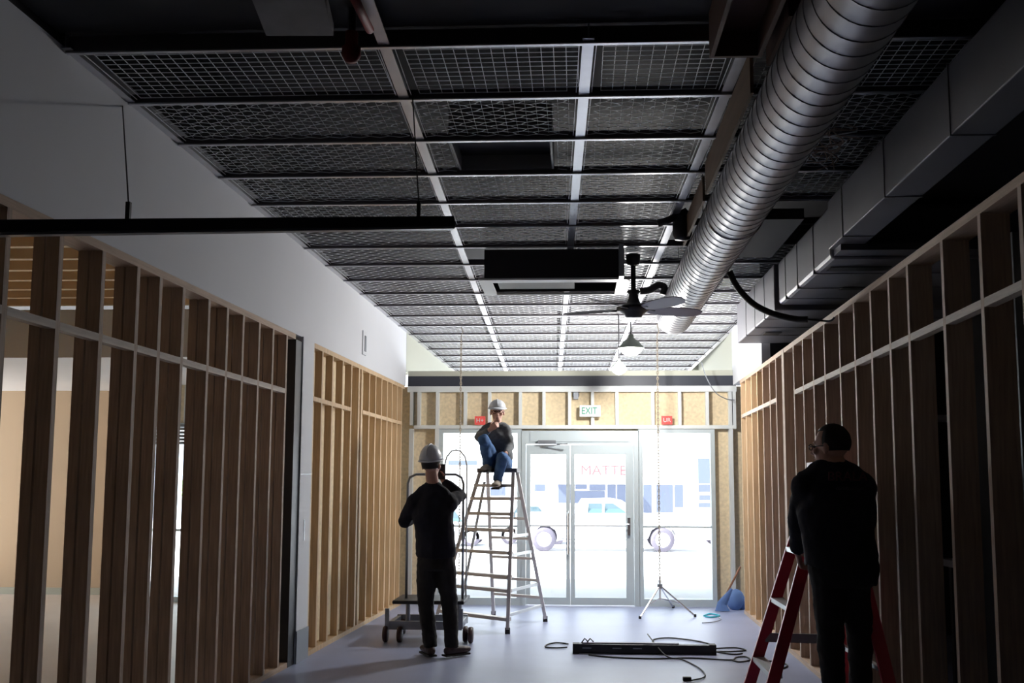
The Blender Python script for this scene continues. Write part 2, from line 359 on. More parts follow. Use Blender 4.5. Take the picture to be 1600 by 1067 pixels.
def door(n, x0, x1, handle):
    z0, z1 = .01, 2.02; y0, y1 = YF+.02, YF+.065
    gx0, gx1 = x0+.055, x1-(.10 if handle else .05)
    t = struct(MB().box((x0, y0, z0), (gx0, y1, z1)).box((gx1, y0, z0), (x1, y1, z1)).box((gx0, y0, 1.90), (gx1, y1, z1)).box((gx0, y0, z0), (gx1, y1, .10)), 'door_%d' % n, FRAME)
    box((gx0, YF+.04, .10), (gx1, YF+.046, 1.90)).build('pane', GLASS, t)
    box((gx0, YF-.01, .985), (gx1, YF+.012, 1.005)).build('push_bar', ALU, t)
    if handle:
        box((gx1+.02, YF-.015, .88), (gx1+.055, YF+.02, 1.10)).build('lock_plate', CHROME, t)
        MB().tube([(gx1+.037, YF-.02, 1.02), (gx1+.037, YF-.055, 1.02), (gx1-.05, YF-.055, 1.02)], .009).build('handle', CHROME, t)
    else:
        MB().tube([(gx1+.025, YF+.015, .62), (gx1+.025, YF-.035, .64), (gx1+.025, YF-.035, 1.15), (gx1+.025, YF+.015, 1.17)], .011).build('pull', CHROME, t)
door(1, -.65, -.09, False); door(2, -.085, .715, True)
t = thing('door_closer', 'grey door closer arm above the left glass door leaf', 'door closer', (-.35, YF-.01, 2.03))
box((-.50, YF-.05, 2.035), (-.27, YF-.012, 2.075)).build('closer_body', GREYM, t)
MB().bar((-.42, YF-.06, 2.04), (-.12, YF-.12, 2.02), .02, .008).build('arm', GREYM, t); MB().bar((-.12, YF-.12, 2.03), (-.45, YF-.01, 2.0), .015, .008).build('arm', GREYM, t)
# signs
p = aty(922, 642, YF-.04)
t = thing('exit_sign', 'white sign with green EXIT lettering above the glass doors', 'sign', (p.x, YF-.04, p.z-.07))
box((p.x-.135, YF-.045, p.z-.075), (p.x+.135, YF-.012, p.z+.075)).build('sign_box', SIGNW, t, bevel=.006)
text('EXIT', .125, (p.x-.01, YF-.0475, p.z-.002), (1, 0, 0), (0, 0, 1), GREEN, 'lettering', t, squash=.78)
for (px, py, l, tx) in ((750, 657, 'small red sign on the strand board left of the seated worker', 'H+'), (1042, 656.5, 'small red sign on the strand board right of the exit sign', 'UR')):
    p = aty(px, py, YF-.03); t = thing('red_sign', l, 'sign', (p.x, YF-.02, p.z-.05))
    box((p.x-.068, YF-.035, p.z-.055), (p.x+.068, YF-.012, p.z+.055)).build('sign_plate', REDS, t)
    text(tx, .075, (p.x, YF-.0375, p.z), (1, 0, 0), (0, 0, 1), SIGNW, 'lettering', t)
p = aty(900, 616, YF)
t = thing('alarm_box', 'small grey alarm box on the strand board above the exit sign', 'alarm', (p.x, YF, p.z-.05))
MB().lathe((p.x, YF+.085, p.z), [(0, -.05), (.04, -.05), (.045, 0)], 12, (V((1, 0, 0)), V((0, 0, 1)), V((0, 1, 0)))).build('dome', GREYM, t, smooth=True)
box((p.x-.03, YF+.03, p.z-.06), (p.x+.03, YF+.085, p.z+.03)).build('back_box', GREYM, t)
# storefront of the left room
struct(MB().box((-5.95, YF+.02, 2.30), (-2.33, YF+.1, 2.80)), 'wall_front_left', OSB)
for i, x in enumerate([-5.9, -5.5, -5.1, -4.7, -4.3, -3.9, -3.5, -3.1, -2.7]):
    tag(box((x-.02, YF-.02, 2.31), (x+.02, YF+.02, 2.79)).build('header_stud', WMET), 'pale short stud above the side room window, %s from its left end' % ORD[i].replace('nearest', 'first'), 'stud', 'short studs above the side room window')
t = struct(MB().box((-5.95, YF, 0), (-5.88, YF+.1, 2.30)).box((-4.55, YF, 0), (-4.48, YF+.1, 2.3)).box((-5.88, YF, .9), (-4.55, YF+.08, .93)).box((-5.88, YF, 0), (-2.33, YF+.1, .07)).box((-5.88, YF, 2.24), (-2.33, YF+.1, 2.3)), 'window_3', FRAME)
box((-5.88, YF+.045, .07), (-2.33, YF+.052, 2.24)).build('pane', GLASS, t)
mb = MB()
for k in range(6): mb.box((-5.9, YF-.06, 2.02+k*.045), (-3.0, YF-.02, 2.055+k*.045))
tag(mb.build('roller_shutter', GREYM), 'rolled grey shutter slats over the side room window', 'shutter')
t = thing('exit_sign', 'exit sign over the side room window, seen between the left studs', 'sign', (-4.93, YF-.06, 2.38))
box((-5.05, YF-.065, 2.36), (-4.80, YF-.03, 2.52)).build('sign_box', SIGNW, t); text('EXIT', .11, (-4.925, YF-.068, 2.44), (1, 0, 0), (0, 0, 1), GREEN, 'lettering', t, squash=.8)

# ================================================================== CEILING GRID
RAILS = [(LX0+.02, LS), (-.8395, -.0201), (.1931, -.0281), (.9317, -.0218), (2.3638, -.0293)]
BY0, BDY = 5.41, .656
def rlx(i, y): return RAILS[i][0]+RAILS[i][1]*y
rn = ['rail along the left wall', 'rail left of centre', 'rail in the middle, over the doors', 'rail left of the round duct', 'rail at the far right, behind the ducts']
for i in range(5):
    y0, y1 = (-1 if i == 1 else 4.72), 17.45
    w2 = .022 if i else .02
    t = thing('ceiling_rail', 'long galvanised ceiling '+rn[i], 'ceiling rail', (rlx(i, 9), 9, zc(9)), 'long rails of the ceiling grid')
    def seg(mb, a, b, h0, h1, xa, xb):
        return mb.hexa([(rlx(i, a)+xa, a, zc(a)+h0), (rlx(i, a)+xb, a, zc(a)+h0), (rlx(i, b)+xb, b, zc(b)+h0), (rlx(i, b)+xa, b, zc(b)+h0), (rlx(i, a)+xa, a, zc(a)+h1), (rlx(i, a)+xb, a, zc(a)+h1), (rlx(i, b)+xb, b, zc(b)+h1), (rlx(i, b)+xa, b, zc(b)+h1)])
    seg(MB(), y0, y1, 0.0, .006, -w2*1.3, w2*1.3).build('flange', RAILM, t)
    seg(MB(), y0, y1, .006, .085, -.004, .004).build('web', RAILM, t)
for k in range(-1, 19):
    y = BY0+BDY*k; z = zc(y)
    x0 = lx(y)+.005; x1 = rlx(4, y) if k > 2 else rlx(4, y)
    if y > 13: x1 = min(x1, rx(y)-.01)
    t = thing('ceiling_crossbar', 'dark metal crossbar of the ceiling grid, %s from the camera' % ORD[k+1], 'ceiling crossbar', ((x0+x1)/2, y, z), 'crossbars of the ceiling grid')
    h = .045 if k >= 0 else .075
    box((x0, y-.004, z-.004), (x1, y+.004, z+h)).build('web', BARM, t)
    box((x0, y-.004, z-.012), (x1, y+(.022 if k < 4 else .012), z-.005)).build('flange', RAILM, t)
bays = ['left', 'centre', 'right of centre', 'far right']
SKIP = {(1, 1): 'recess'}
def panel(b, k):
    y0 = BY0+BDY*k+.028; y1 = BY0+BDY*(k+1)-.01
    cw, ch = .062, .054; t = .0032 if k < 4 else .0042 if k < 7 else .0068; h = .0035
    mb = MB()
    xa = lambda y: rlx(b, y)+.03; xb = lambda y: rlx(b+1, y)-.03
    hole = None
    if (b, k) == (1, 1): hole = (-.79, -.15)
    if b == 3 and k in (3, 4): return
    if b == 1 and k in (5,): hole = (-9, 9)
    def inside(x, y): return xa(y) <= x <= xb(y) and y0 <= y <= y1 and not (hole and hole[0] < x < hole[1])
    def edge(p, q, z, tt=t):
        if not (inside(*p) and inside(*q)): return
        dx, dy = q[0]-p[0], q[1]-p[1]; L = math.hypot(dx, dy); nx, ny = -dy/L*tt/2, dx/L*tt/2
        i = len(mb.v)
        for (x, y) in (p, q):
            zz = zc(y)+z; mb.v += [V((x-nx, y-ny, zz)), V((x+nx, y+ny, zz)), V((x+nx, y+ny, zz+h)), V((x-nx, y-ny, zz+h))]
        mb.f += [(i, i+4, i+5, i+1), (i+1, i+5, i+6, i+2), (i+3, i+7, i+4, i)]
    X0, X1 = min(xa(y0), xa(y1)), max(xb(y0), xb(y1))
    nx_ = int((X1-X0)/cw)+1; ny_ = int((y1-y0)/ch)+1
    wv = .0 if k < 0 else .011
    pt = lambda i, j: (X0+cw*i + (cw*.22*(1 if j % 2 else -1) if k >= 0 else 0), y0+.004+ch*j + (wv*(1 if (i+j) % 2 else -1) if k >= 0 else 0))
    for j in range(ny_+1):
        for i in range(nx_+1):
            edge(pt(i, j), pt(i+1, j), .012)
            if k < 0 or (i+j) % 2: edge(pt(i, j), pt(i, j+1), .012)
    # upper straight wires and edge wires
    for i in range(0, nx_+1 if 0 <= k < 4 else 0):
        x = X0+cw*i+.02
        a = (x, y0+.002); c = (x, y1-.002)
        n = 4
        for q in range(n):
            edge((x, a[1]+(c[1]-a[1])*q/n), (x, a[1]+(c[1]-a[1])*(q+1)/n), .03, .0018)
    for sgn in (0, 1):
        n = 6
        for q in range(n):
            ya, yb = y0+.004+(y1-y0-.008)*q/n, y0+.004+(y1-y0-.008)*(q+1)/n
            if sgn: edge((xb(ya)-.012, ya), (xb(yb)-.012, yb), .010, .004)
            else: edge((xa(ya)+.012, ya), (xa(yb)+.012, yb), .010, .004)
    if not mb.f: return
    o = mb.build('ceiling_mesh_panel', MESH)
    tag(o, 'wire mesh ceiling panel in the %s bay, %s row from the camera' % (bays[b], ORD[k+1]), 'ceiling panel', 'wire mesh ceiling panels')
for b in range(4):
    for k in range(-1, 18):
        panel(b, k)
# dark recessed fitting in the centre bay
t = thing('recessed_fitting', 'dark square recessed fitting in the third row of the centre ceiling bay', 'ceiling fitting', (-.47, 6.4, 3.61))
ya, yb = BY0+BDY+.03, BY0+2*BDY-.01
MB().box((-.79, ya, 3.62), (-.775, yb, 3.85)).box((-.165, ya, 3.62), (-.15, yb, 3.85)).box((-.775, yb-.01, 3.62), (-.165, yb, 3.85)).box((-.775, ya, 3.62), (-.165, ya+.01, 3.85)).build('housing_sides', mat('grey_enamel', (.20, .20, .21), .5), t)
box((-.775, ya, 3.72), (-.165, yb, 3.73)).build('housing_top', DKM, t)
# black cassette box hanging from the grid
t = thing('ceiling_cassette', 'long black air unit box hanging under the ceiling with white bottom frame', 'air conditioner', (-.2, 9.0, 3.27))
MB().box((-.80, 8.70, 3.28), (.41, 8.72, 3.535)).box((-.80, 8.72, 3.28), (-.78, 9.32, 3.535)).box((.39, 8.72, 3.28), (.41, 9.32, 3.535)).box((-.78, 9.3, 3.28), (.39, 9.32, 3.535)).box((-.78, 8.72, 3.50), (.39, 9.3, 3.53)).build('housing', BLACK, t)
MB().box((-.85, 8.68, 3.262), (.46, 8.80, 3.279)).box((-.85, 8.80, 3.262), (-.74, 9.40, 3.279)).box((.35, 8.80, 3.262), (.46, 9.40, 3.279)).box((-.74, 9.36, 3.262), (.35, 9.40, 3.279)).build('bottom_frame', WMET, t)
box((-.70, 8.86, 3.285), (-.02, 9.2, 3.30)).build('grille', DKM, t)
box((.36, 8.55, 3.262), (.40, 8.68, 3.54)).build('bracket', GREYM, t)
tag(box((1.27, 7.40, 3.44), (1.66, 8.67, 3.52)).build('cover_plate', BLACK), 'black panel between the round duct and the square duct', 'panel')
# ------------------------------------------------ overhead near the camera
tag(MB().hexa([V(p) for p in [atz(382, -30, 3.60), atz(500, -30, 3.60), atz(521, 56, 3.60), atz(416, 56, 3.60)]]+[V(p)+V((0, 0, .06)) for p in [atz(382, -30, 3.60), atz(500, -30, 3.60), atz(521, 56, 3.60), atz(416, 56, 3.60)]]).build('overhead_board', mat('dusty_grey_board', (.22, .21, .22), .8, var=.2, scale=6)), 'dusty grey board overhead at the top left, above the first crossbar', 'board')
a, b = atz(545, -20, 3.60), atz(578, 47, 3.60)
tag(MB().tube([a, b], .02, 12).build('red_pipe', REDP, smooth=True), 'red pipe beside the ceiling rail at the top edge', 'pipe')
p = aty(549, 80, 4.5)
t = thing('sprinkler_head', 'dark red sprinkler head hanging at the first crossbar', 'sprinkler', (p.x, p.y, p.z-.05))
MB().tube([(p.x, p.y, 3.70), (p.x, p.y, p.z)], .018).build('drop_pipe', DKM, t)
MB().lathe((p.x, p.y, p.z), [(0, -.055), (.028, -.05), (.045, -.02), (.045, .015), (.03, .03), (.03, .09), (0, .09)], 14).build('head', REDP, t, smooth=True)
for i, (x0, x1, y0, y1) in enumerate(((.62, .86, 4.0, 4.62), (.90, 1.10, 4.2, 4.72))):
    tag(MB().box((x0, y0, 3.48), (x0+.02, y1, 3.70)).box((x1-.02, y0, 3.48), (x1, y1, 3.70)).box((x0+.02, y1-.02, 3.48), (x1-.02, y1, 3.70)).box((x0+.02, y0, 3.60), (x1-.02, y1-.02, 3.62)).build('wooden_box', mat('dark_red_wood', (.10, .045, .03), .7)), ['open wooden box frame above the rail left of the round duct', 'smaller wooden box frame right against the round duct'][i], 'box')
tag(box((.845, 4.85, 3.40), (.862, 6.6, 3.615)).build('fascia_board', PLYW), 'brown plywood fascia board left of the round duct, nearer piece', 'board')
tag(box((.845, 6.75, 3.40), (.862, 8.05, 3.57)).build('fascia_board', PLYW), 'brown plywood fascia board left of the round duct, farther piece', 'board')
# ------------------------------------------------ spiral duct
DX, DZ, DR, DE = 1.027, 3.272, .184, 10.75
t = thing('spiral_duct', 'big round galvanised spiral duct running under the ceiling', 'duct', (DX, 6, DZ))
mb = MB(); prof = []; y = .6
B = (V((1, 0, 0)), V((0, 0, 1)), V((0, 1, 0)))
while y < DE-.01: prof += [(DR, y), (DR, y+.105)]; y += .12
prof = [(DR, .6)] + [(DR, .6+i*.06) for i in range(1, 170) if .6+i*.06 < DE]+[(DR, DE), (DR-.004, DE), (DR-.004, DE-.5)]
mb.lathe((DX, 0, DZ), prof, 56, B).build('pipe', GALV, t, smooth=True)
mb = MB(); pts = []; n = 28; turns = int((DE-.7)/.125)
for i in range(turns*n+1):
    a = 2*math.pi*i/n; pts.append((DX+(DR+.0005)*math.cos(a), .62+.125*i/n, DZ+(DR+.0005)*math.sin(a)))
mb.tube(pts, .0032, 5).build('spiral_seam', SEAM, t, smooth=True)
for yy in (6.55,): MB().lathe((DX, 0, DZ), [(DR, yy), (DR+.008, yy+.003), (DR+.008, yy+.02), (DR, yy+.023)], 48, B).build('joint_band', CHROME, t, smooth=True)
for yy in (5.2, 8.2, 10.2):
    MB().tube([(DX, yy, DZ+DR), (DX, yy, ZD)], .004, 6).build('hanger_wire', GREYM, t)
# ------------------------------------------------ square duct on the right
t = thing('square_duct', 'narrow grey square duct running toward the camera at the upper right', 'duct', (1.8, 4, 3.08))
box((1.70, .5, 3.09), (1.90, 6.88, 3.42)).build('duct_run', DUCT2, t, bevel=.006)
for yy in (3.6, 4.6, 5.6, 6.5): MB().box((1.696, yy, 3.086), (1.904, yy+.012, 3.424)).build('seam', SEAM, t)
t = thing('plenum_duct', 'wide grey plenum duct above the right stud wall', 'duct', (2.3, 8.8, 3.0))
box((1.72, 6.9, 3.035), (3.3, 8.72, 3.41)).build('middle_section', DUCT2, t, bevel=.03)
box((1.69, 8.74, 2.995), (3.3, 10.78, 3.40)).build('far_section', DUCT2, t, bevel=.012)
box((1.74, 6.72, 3.05), (3.3, 6.9, 3.10)).build('front_lip', DUCT2, t)
for yy in (7.4, 7.95, 8.4): box((1.716, yy, 3.031), (3.3, yy+.01, 3.41)).build('seam', SEAM, t)
for yy in (9.2, 9.7, 10.2): box((1.686, yy, 2.991), (3.3, yy+.01, 3.40)).build('seam', SEAM, t)
for (x0, x1, y0, y1, z) in ((1.78, 2.2, 7.15, 7.28, 3.03), (1.83, 1.99, 9.95, 10.15, 2.99), (2.05, 2.3, 7.9, 8.0, 3.03)):
    box((x0, y0, z-.004), (x1, y1, z)).build('slot', DKM, t)
# dark deck boards over the right room
tag(box((1.95, .5, 3.45), (5.5, 10.7, 3.48)).build('soffit_board', mat('charcoal_board', (.05, .05, .055), .7)), 'charcoal soffit board beyond the right stud wall', 'board')
# ------------------------------------------------ wires, conduit
def wire(name, pts, r, m, label, cat, sub=6, n=6, group=None, parent=None):
    P = [V(p) for p in pts]; out = []
    for i in range(len(P)-1):
        p0, p1, p2, p3 = P[max(i-1, 0)], P[i], P[i+1], P[min(i+2, len(P)-1)]
        for q in range(sub):
            u = q/sub; out.append(.5*((2*p1)+(p2-p0)*u+(2*p0-5*p1+4*p2-p3)*u*u+(3*p1-p0-3*p2+p3)*u**3))
    out.append(P[-1]); o = MB().tube(out, r, n).build(name, m, parent, smooth=True)
    if label: tag(o, label, cat, group)
    return o
wire('flexible_conduit', [aty(1140, 424, 7.9), aty(1152, 448, 7.9), aty(1175, 473, 7.85), aty(1205, 489, 7.8), aty(1240, 498, 7.72), aty(1262, 499, 7.68)], .024, RUB, 'thick black flexible conduit sagging from round duct to right wall', 'conduit', n=12)
wire('cable', [aty(1262, 499, 7.66), aty(1285, 501, 7.6), aty(1300, 500, 7.55), V((rx(7.5)+.03, 7.5, ZP+.052))], .008, DKM, 'thin cable joining the black conduit to the right top plate', 'cable')
wire('cable', [aty(1096, 565, 12.9), aty(1103, 588, 12.9), aty(1117, 612, 12.9), aty(1134, 623, 12.95), aty(1148, 625, 13.0)], .006, GREYM, 'loose grey cable drooping over the right end of the dark beam', 'cable')
for j in range(7):
    random.seed(j); pts = []
    for q in range(7): pts.append((1.42+.24*random.random()+.0*q, 5.75+.11*q+.1*random.random(), 3.50+.10*random.random()))
    wire('wire_tangle', pts, .004, mat('tan_wire', (.35, .25, .2), .6) if j else WHITE, ['white loose', 'tan loose', 'lower tan', 'upper tan', 'short tan', 'bent tan', 'long tan'][j]+' wire of the tangle hanging between the two ducts', 'wire', group='tangled wires between the ducts')
# ------------------------------------------------ black motor by the duct
t = thing('duct_motor', 'black motor with a pipe arm left of the round duct', 'motor', (.79, 7.8, 3.4))
p = aty(1066, 350, 7.8)
MB().lathe((p.x, p.y, p.z), [(0, -.13), (.06, -.12), (.075, -.08), (.075, .09), (0, .09)], 16).build('motor_body', DKM, t, smooth=True)
MB().tube([aty(1028, 350, 7.75), aty(1046, 343, 7.75), aty(1072, 330, 7.8)], .028, 12).build('pipe_arm', RUB, t, smooth=True)
MB().tube([p, (p.x, p.y, zc(7.8))], .012).build('hanger', DKM, t)
# ------------------------------------------------ suspended linear fixture
a, b = aty(-22, 355, 4.18), aty(708, 347, 5.3)
t = thing('linear_light', 'long dark linear light fixture hanging across the upper left', 'light fixture', (a+b)/2)
MB().bar(a, b, .05, .056).build('housing', DKM, t, bevel=.004)
MB().bar(a+V((0, 0, -.034)), b+V((0, 0, -.034)), .044, .012).build('diffuser', GREYM, t)
for px, q in ((175, .26), (643, .91)):
    c = a.lerp(b, q)
    MB().bar(c+V((0, 0, .02)), c+V((0, 0, .11)), .02, .02, (0, 1, 0)).build('clamp', DKM, t)
    top = V((aty(192 if px < 300 else 645, 155, BY0).x, BY0-.006, zc(BY0)))
    MB().tube([c+V((0, 0, .1)), top], .0035, 6).build('hanging_wire', DKM, t)
# ------------------------------------------------ ceiling fan
FY = 9.0; c = aty(990, 482, FY)
t = thing('ceiling_fan', 'black ceiling fan with five pale lilac blades left of the duct', 'fan', (c.x, FY, c.z))
MB().tube([(c.x, FY, c.z+.05), (c.x, FY, zc(FY)-.05)], .022, 12).build('downrod', DKM, t, smooth=True)
MB().lathe((c.x, FY, zc(FY)-.11), [(.02, 0), (.06, .02), (.065, .10), (.0, .11)], 16).build('canopy', DKM, t, smooth=True)
MB().lathe((c.x, FY, c.z), [(0, -.085), (.07, -.08), (.085, -.05), (.11, -.035), (.15, -.005), (.15, .01), (.09, .03), (.06, .05), (.045, .09), (.04, .13), (.065, .15), (.03, .17), (0, .18)], 28).build('motor_housing', DKM, t, smooth=True)
for k in range(5):
    an = math.radians(18+72*k); d = V((math.cos(an), math.sin(an), 0)); s_ = V((-d.y, d.x, 0)); mb = MB()
    rs = [(.14, .035), (.2, .055), (.32, .075), (.48, .08), (.60, .062), (.65, .028)]; tw = -.3
    i0 = len(mb.v)
    for r, hw in rs:
        o_ = V((c.x, FY, c.z-.01+.0*r)) + d*r
        for sg in (-1, 1):
            for dz in (-.004, .004): mb.v.append(o_+s_*hw*sg+V((0, 0, sg*hw*tw+dz)))
    for q in range(len(rs)-1):
        A = i0+4*q; Bq = A+4
        mb.f += [(A, Bq, Bq+2, A+2), (A+1, A+3, Bq+3, Bq+1), (A, A+1, Bq+1, Bq), (A+2, Bq+2, Bq+3, A+3)]
    mb.f += [(i0, i0+2, i0+3, i0+1), (i0+4*len(rs)-4, i0+4*len(rs)-3, i0+4*len(rs)-1, i0+4*len(rs)-2)]
    o = mb.build('blade', BLADE, t); MB().bar(V((c.x, FY, c.z))+d*.09, V((c.x, FY, c.z-.012))+d*.2, .03, .008).build('blade_iron', DKM, o)
# black hook arms by the fan
wire('black_hose', [aty(1000, 455, 9.7), aty(1015, 453, 9.7), aty(1028, 446, 9.7), aty(1038, 449, 9.7), aty(1036, 460, 9.7)], .035, RUB, 'short black hose stub behind the ceiling fan', 'hose', n=10)
# ------------------------------------------------ pendants
def pendant(px, py, Y, r, label, lit):
    gs = 1.0 if not lit else 1.9
    c = aty(px, py, Y); t = thing('pendant_lamp', label, 'lamp', (c.x, Y, c.z))
    MB().tube([(c.x, Y, c.z+r*.8), (c.x, Y, zc(Y)-.01)], .007, 8).build('cord', DKM, t)
    MB().lathe((c.x, Y, c.z), [(0, r*.95), (r*.18, r*.9), (r*.22, r*.6), (r*.6, r*.35), (r*.95, -.02), (r, -.1*r-.01), (r*.97, -.1*r-.01), (r*.9, 0), (r*.5, r*.3), (0, r*.4)], 28).build('shade', LAMPG, t, smooth=True)
    if lit is not None:
        ld = bpy.data.lights.new('pendant_bulb', 'POINT'); lo = bpy.data.objects.new('pendant_bulb', ld); COL.objects.link(lo); lo.parent = t; lo.location = (0, 0, -r*(.95 if not lit else 1.6)); ld.energy = 4 if lit else 235; ld.shadow_soft_size = .11; ld.color = (1, .97, .93)
    MB().lathe((c.x, Y, c.z-.1*r), [(r*.9, 0), (r*(.86 if not lit else 1.05), -.12*r*gs*1.5), (r*(.6 if not lit else .9), -.42*r*gs), (r*.4, -.58*r*gs), (0, -.64*r*gs)], 24).build('glass_bowl', GLOBE if lit else mat('frosted_glass', (.8, .85, .85), .3, emit=.25), t, smooth=True)
pendant(986, 541, 11.4, .15, 'green enamel pendant lamp with glass bowl behind the fan', False)
pendant(967, 571, 11.9, .085, 'small bright pendant lamp close to the storefront beam', True)
# ------------------------------------------------ chains
def chain(px, y_top, y_bot, Y, label):
    a, b = aty(px, y_top, Y), aty(px, y_bot, Y); a = V((b.x, Y, a.z)); n = int((a.z-b.z)/.036); mb = MB()
    for i in range(n):
        z = a.z-.036*(i+.5); s_ = V((1, 0, 0)) if i % 2 else V((0, 1, 0)); pts = []
        for q in range(9):
            an = 2*math.pi*q/8; pts.append(V((b.x, Y, z))+s_*.010*math.cos(an)+V((0, 0, .023*math.sin(an))))
        mb.tube(pts, .0052, 4, False)
    o = mb.build('hanging_chain', CHAINM, origin=(b.x, Y, b.z)); tag(o, label, 'chain', 'hanging chains')
    MB().tube([(b.x, Y, a.z-.02), (b.x, Y, a.z+.06), (b.x+.02, Y, a.z+.08), (b.x+.02, Y, a.z+.1), (b.x, Y, zc(Y)-.008)], .006, 6).build('hook', CHAINM, o)
chain(717, 530, 900, 12.7, 'chain hanging from the ceiling beside the seated worker')
chain(1031, 530, 912, 12.55, 'chain hanging in front of the right window onto the tripod')
# ================================================================== FLOOR OBJECTS
def ladder_rail(mb, a, b, w=.028, d=.06, up=(0, 1, 0)): mb.bar(a, b, w, d, up)
# --- aluminium A-frame ladder
A = V((*atz(681, 974)[:2], 0)); Bq = V((*atz(793, 990)[:2], 0)); Cq = V((*atz(852, 971)[:2], 0)); Dq = V((*atz(771, 963)[:2], 0))
cen = (A+Bq+Cq+Dq)/4
LT = 1.64
TA, TB = aty(750, 738, 11.15), aty(802, 738, 10.95); TC, TD = aty(808, 738, 11.2), aty(762, 738, 11.4)
for q in (TA, TB, TC, TD): q.z = LT
t = thing('aluminium_ladder', 'silver aluminium step ladder carrying the seated worker', 'ladder', (cen.x, cen.y, 0))
for a, b in ((A, TA), (Bq, TB), (Cq, TC), (Dq, TD)):
    o = MB().bar(a+V((0, 0, .04)), b, .036, .065, (0, 1, 0)).build('rail', LADM, t); MB().box((a.x-.025, a.y-.03, 0), (a.x+.025, a.y+.03, .06)).build('rubber_foot', RUB, o)
for k, zz in enumerate((.14, .42, .56, .80, 1.03, 1.20, 1.36, 1.50)):
    u = zz/LT; MB().bar(A.lerp(TA, u), Bq.lerp(TB, u), .09, .034).build('tread', LADM, t)
for k, zz in enumerate((.27, .46, .70, .92, 1.14, 1.36)):
    u = zz/LT; MB().bar(Dq.lerp(TD, u), Cq.lerp(TC, u), .035, .028).build('back_rung', LADM, t)
for zz in (.18, .42, .78, .97): MB().bar(Bq.lerp(TB, zz/LT), Cq.lerp(TC, zz/LT), .02, .03).build('side_brace', ALU, t)
MB().bar(A.lerp(TA, .12)+V((.22, -.05, 0)), TA+V((.05, .02, -.1)), .028, .04, (0, 1, 0)).build('inner_rail', ALU, t)
mb = MB(); top = [TA+V((-.03, -.04, 0)), TB+V((.04, -.04, 0)), TC+V((.03, .03, 0)), TD+V((-.06, .03, 0))]; mb.hexa(top+[q+V((0, 0, .045)) for q in top]); mb.build('top_cap', mat('dark_ladder_cap', (.10, .085, .09), .5), t)
# --- platform cart
cb = atz(668, 1003); CY = cb.y
def cpx(px, py): return aty(px, py, CY)
t = thing('platform_cart', 'grey platform cart on casters behind the standing worker', 'cart', (cb.x, CY, 0))
zl = cpx(660, 977).z
xl, xr = cpx(607, 970).x, cpx(722, 970).x
MB().box((xl, CY-.02, zl-.04), (xr, CY+.02, zl+.04)).box((xl, CY+.50, zl-.04), (xr, CY+.54, zl+.04)).box((xl, CY+.02, zl-.03), (xl+.04, CY+.5, zl+.03)).box((xr-.04, CY+.02, zl-.03), (xr, CY+.5, zl+.03)).build('base_frame', GREYM, t)
for x in (xl-.01, xr-.01):
    box((x-.02, CY-.03, .13), (x+.02, CY+.0, zl+.16)).build('corner_post', GREYM, t)
zt = cpx(660, 938).z
MB().box((cpx(616, 938).x, CY-.12, zt-.025), (cpx(727, 938).x, CY+.45, zt+.01)).build('platform', DKM, t, bevel=.01)
for (px, dy) in ((635, .1), (716, .1)):
    x = cpx(px, 950).x; MB().tube([(x, CY+dy, zl), (x, CY+dy, zt)], .022, 10).build('leg', GREYM, t)
x0, x1, zt2 = cpx(634, 800).x, cpx(722, 800).x, aty(640, 741, CY+.1).z
MB().tube([(x0, CY+.1, zt), (x0, CY+.1, zt2-.09), (x0+.02, CY+.1, zt2-.03), (x0+.08, CY+.1, zt2), (x1-.08, CY+.1, zt2), (x1-.02, CY+.1, zt2-.03), (x1, CY+.1, zt2-.09), (x1, CY+.1, zt)], .013, 10).build('push_handle', GREYM, t, smooth=True)
YH = CY+.42; x0, x1, z2 = aty(694, 800, YH).x, aty(729, 800, YH).x, aty(710, 703, YH).z
MB().tube([(x0, YH, zt)]+[(x0, YH, z2-.16), (x0+.02, YH, z2-.07), (x0+.07, YH, z2-.01), ((x0+x1)/2, YH, z2), (x1-.07, YH, z2-.01), (x1-.02, YH, z2-.07), (x1, YH, z2-.16), (x1, YH, zt)], .008, 8).build('hoop', WMET, t, label='thin pale wire hoop', smooth=True)
for (px, py, dy) in ((603, 999, -.02), (626, 999, -.05), (616, 990, .5), (727, 998, .02), (736, 999, -.03)):
    x = cpx(px, py).x; r = .076; y = CY+dy
    o = MB().lathe((x, y, r), [(0, -.024), (r*.9, -.022), (r, -.012), (r, .012), (r*.9, .022), (0, .024)], 20, (V((0, 1, 0)), V((0, 0, 1)), V((1, .25, 0)).normalized())).build('caster', WHEEL, t, smooth=True)
    MB().bar((x, y+.02, r), (x, y+.02, zl-.03 if abs(dy) < .3 else zl-.03), .03, .03, (0, 1, 0)).build('caster_fork', GREYM, o)
# --- red step ladder
t = thing('red_stepladder', 'red fibreglass step ladder in front of the right stud wall', 'ladder', (1.45, 6.6, 0))
P0, P1, Q0, Q1 = V((1.12, 7.2, 0)), V((1.61, 7.02, 1.62)), V((1.115, 6.5, 0)), V((1.61, 6.66, 1.62))
E0, E1, G0, G1 = V((1.79, 5.86, 0)), V((1.655, 6.66, 1.62)), V((1.79, 7.1, 0)), V((1.655, 7.02, 1.62))
for a, b in ((P0, P1), (Q0, Q1), (E0, E1), (G0, G1)):
    o = MB().bar(a+V((0, 0, .03)), b, .028, .075, (1, 0, 0)).build('rail', RED, t, bevel=.003); box((a.x-.05, a.y-.02, 0), (a.x+.05, a.y+.02, .04)).build('rubber_foot', RUB, o)
for zz in (.34, .74, 1.08, 1.40): MB().bar(P0.lerp(P1, zz/1.62), Q0.lerp(Q1, zz/1.62), .08, .03).build('tread', ALU, t)
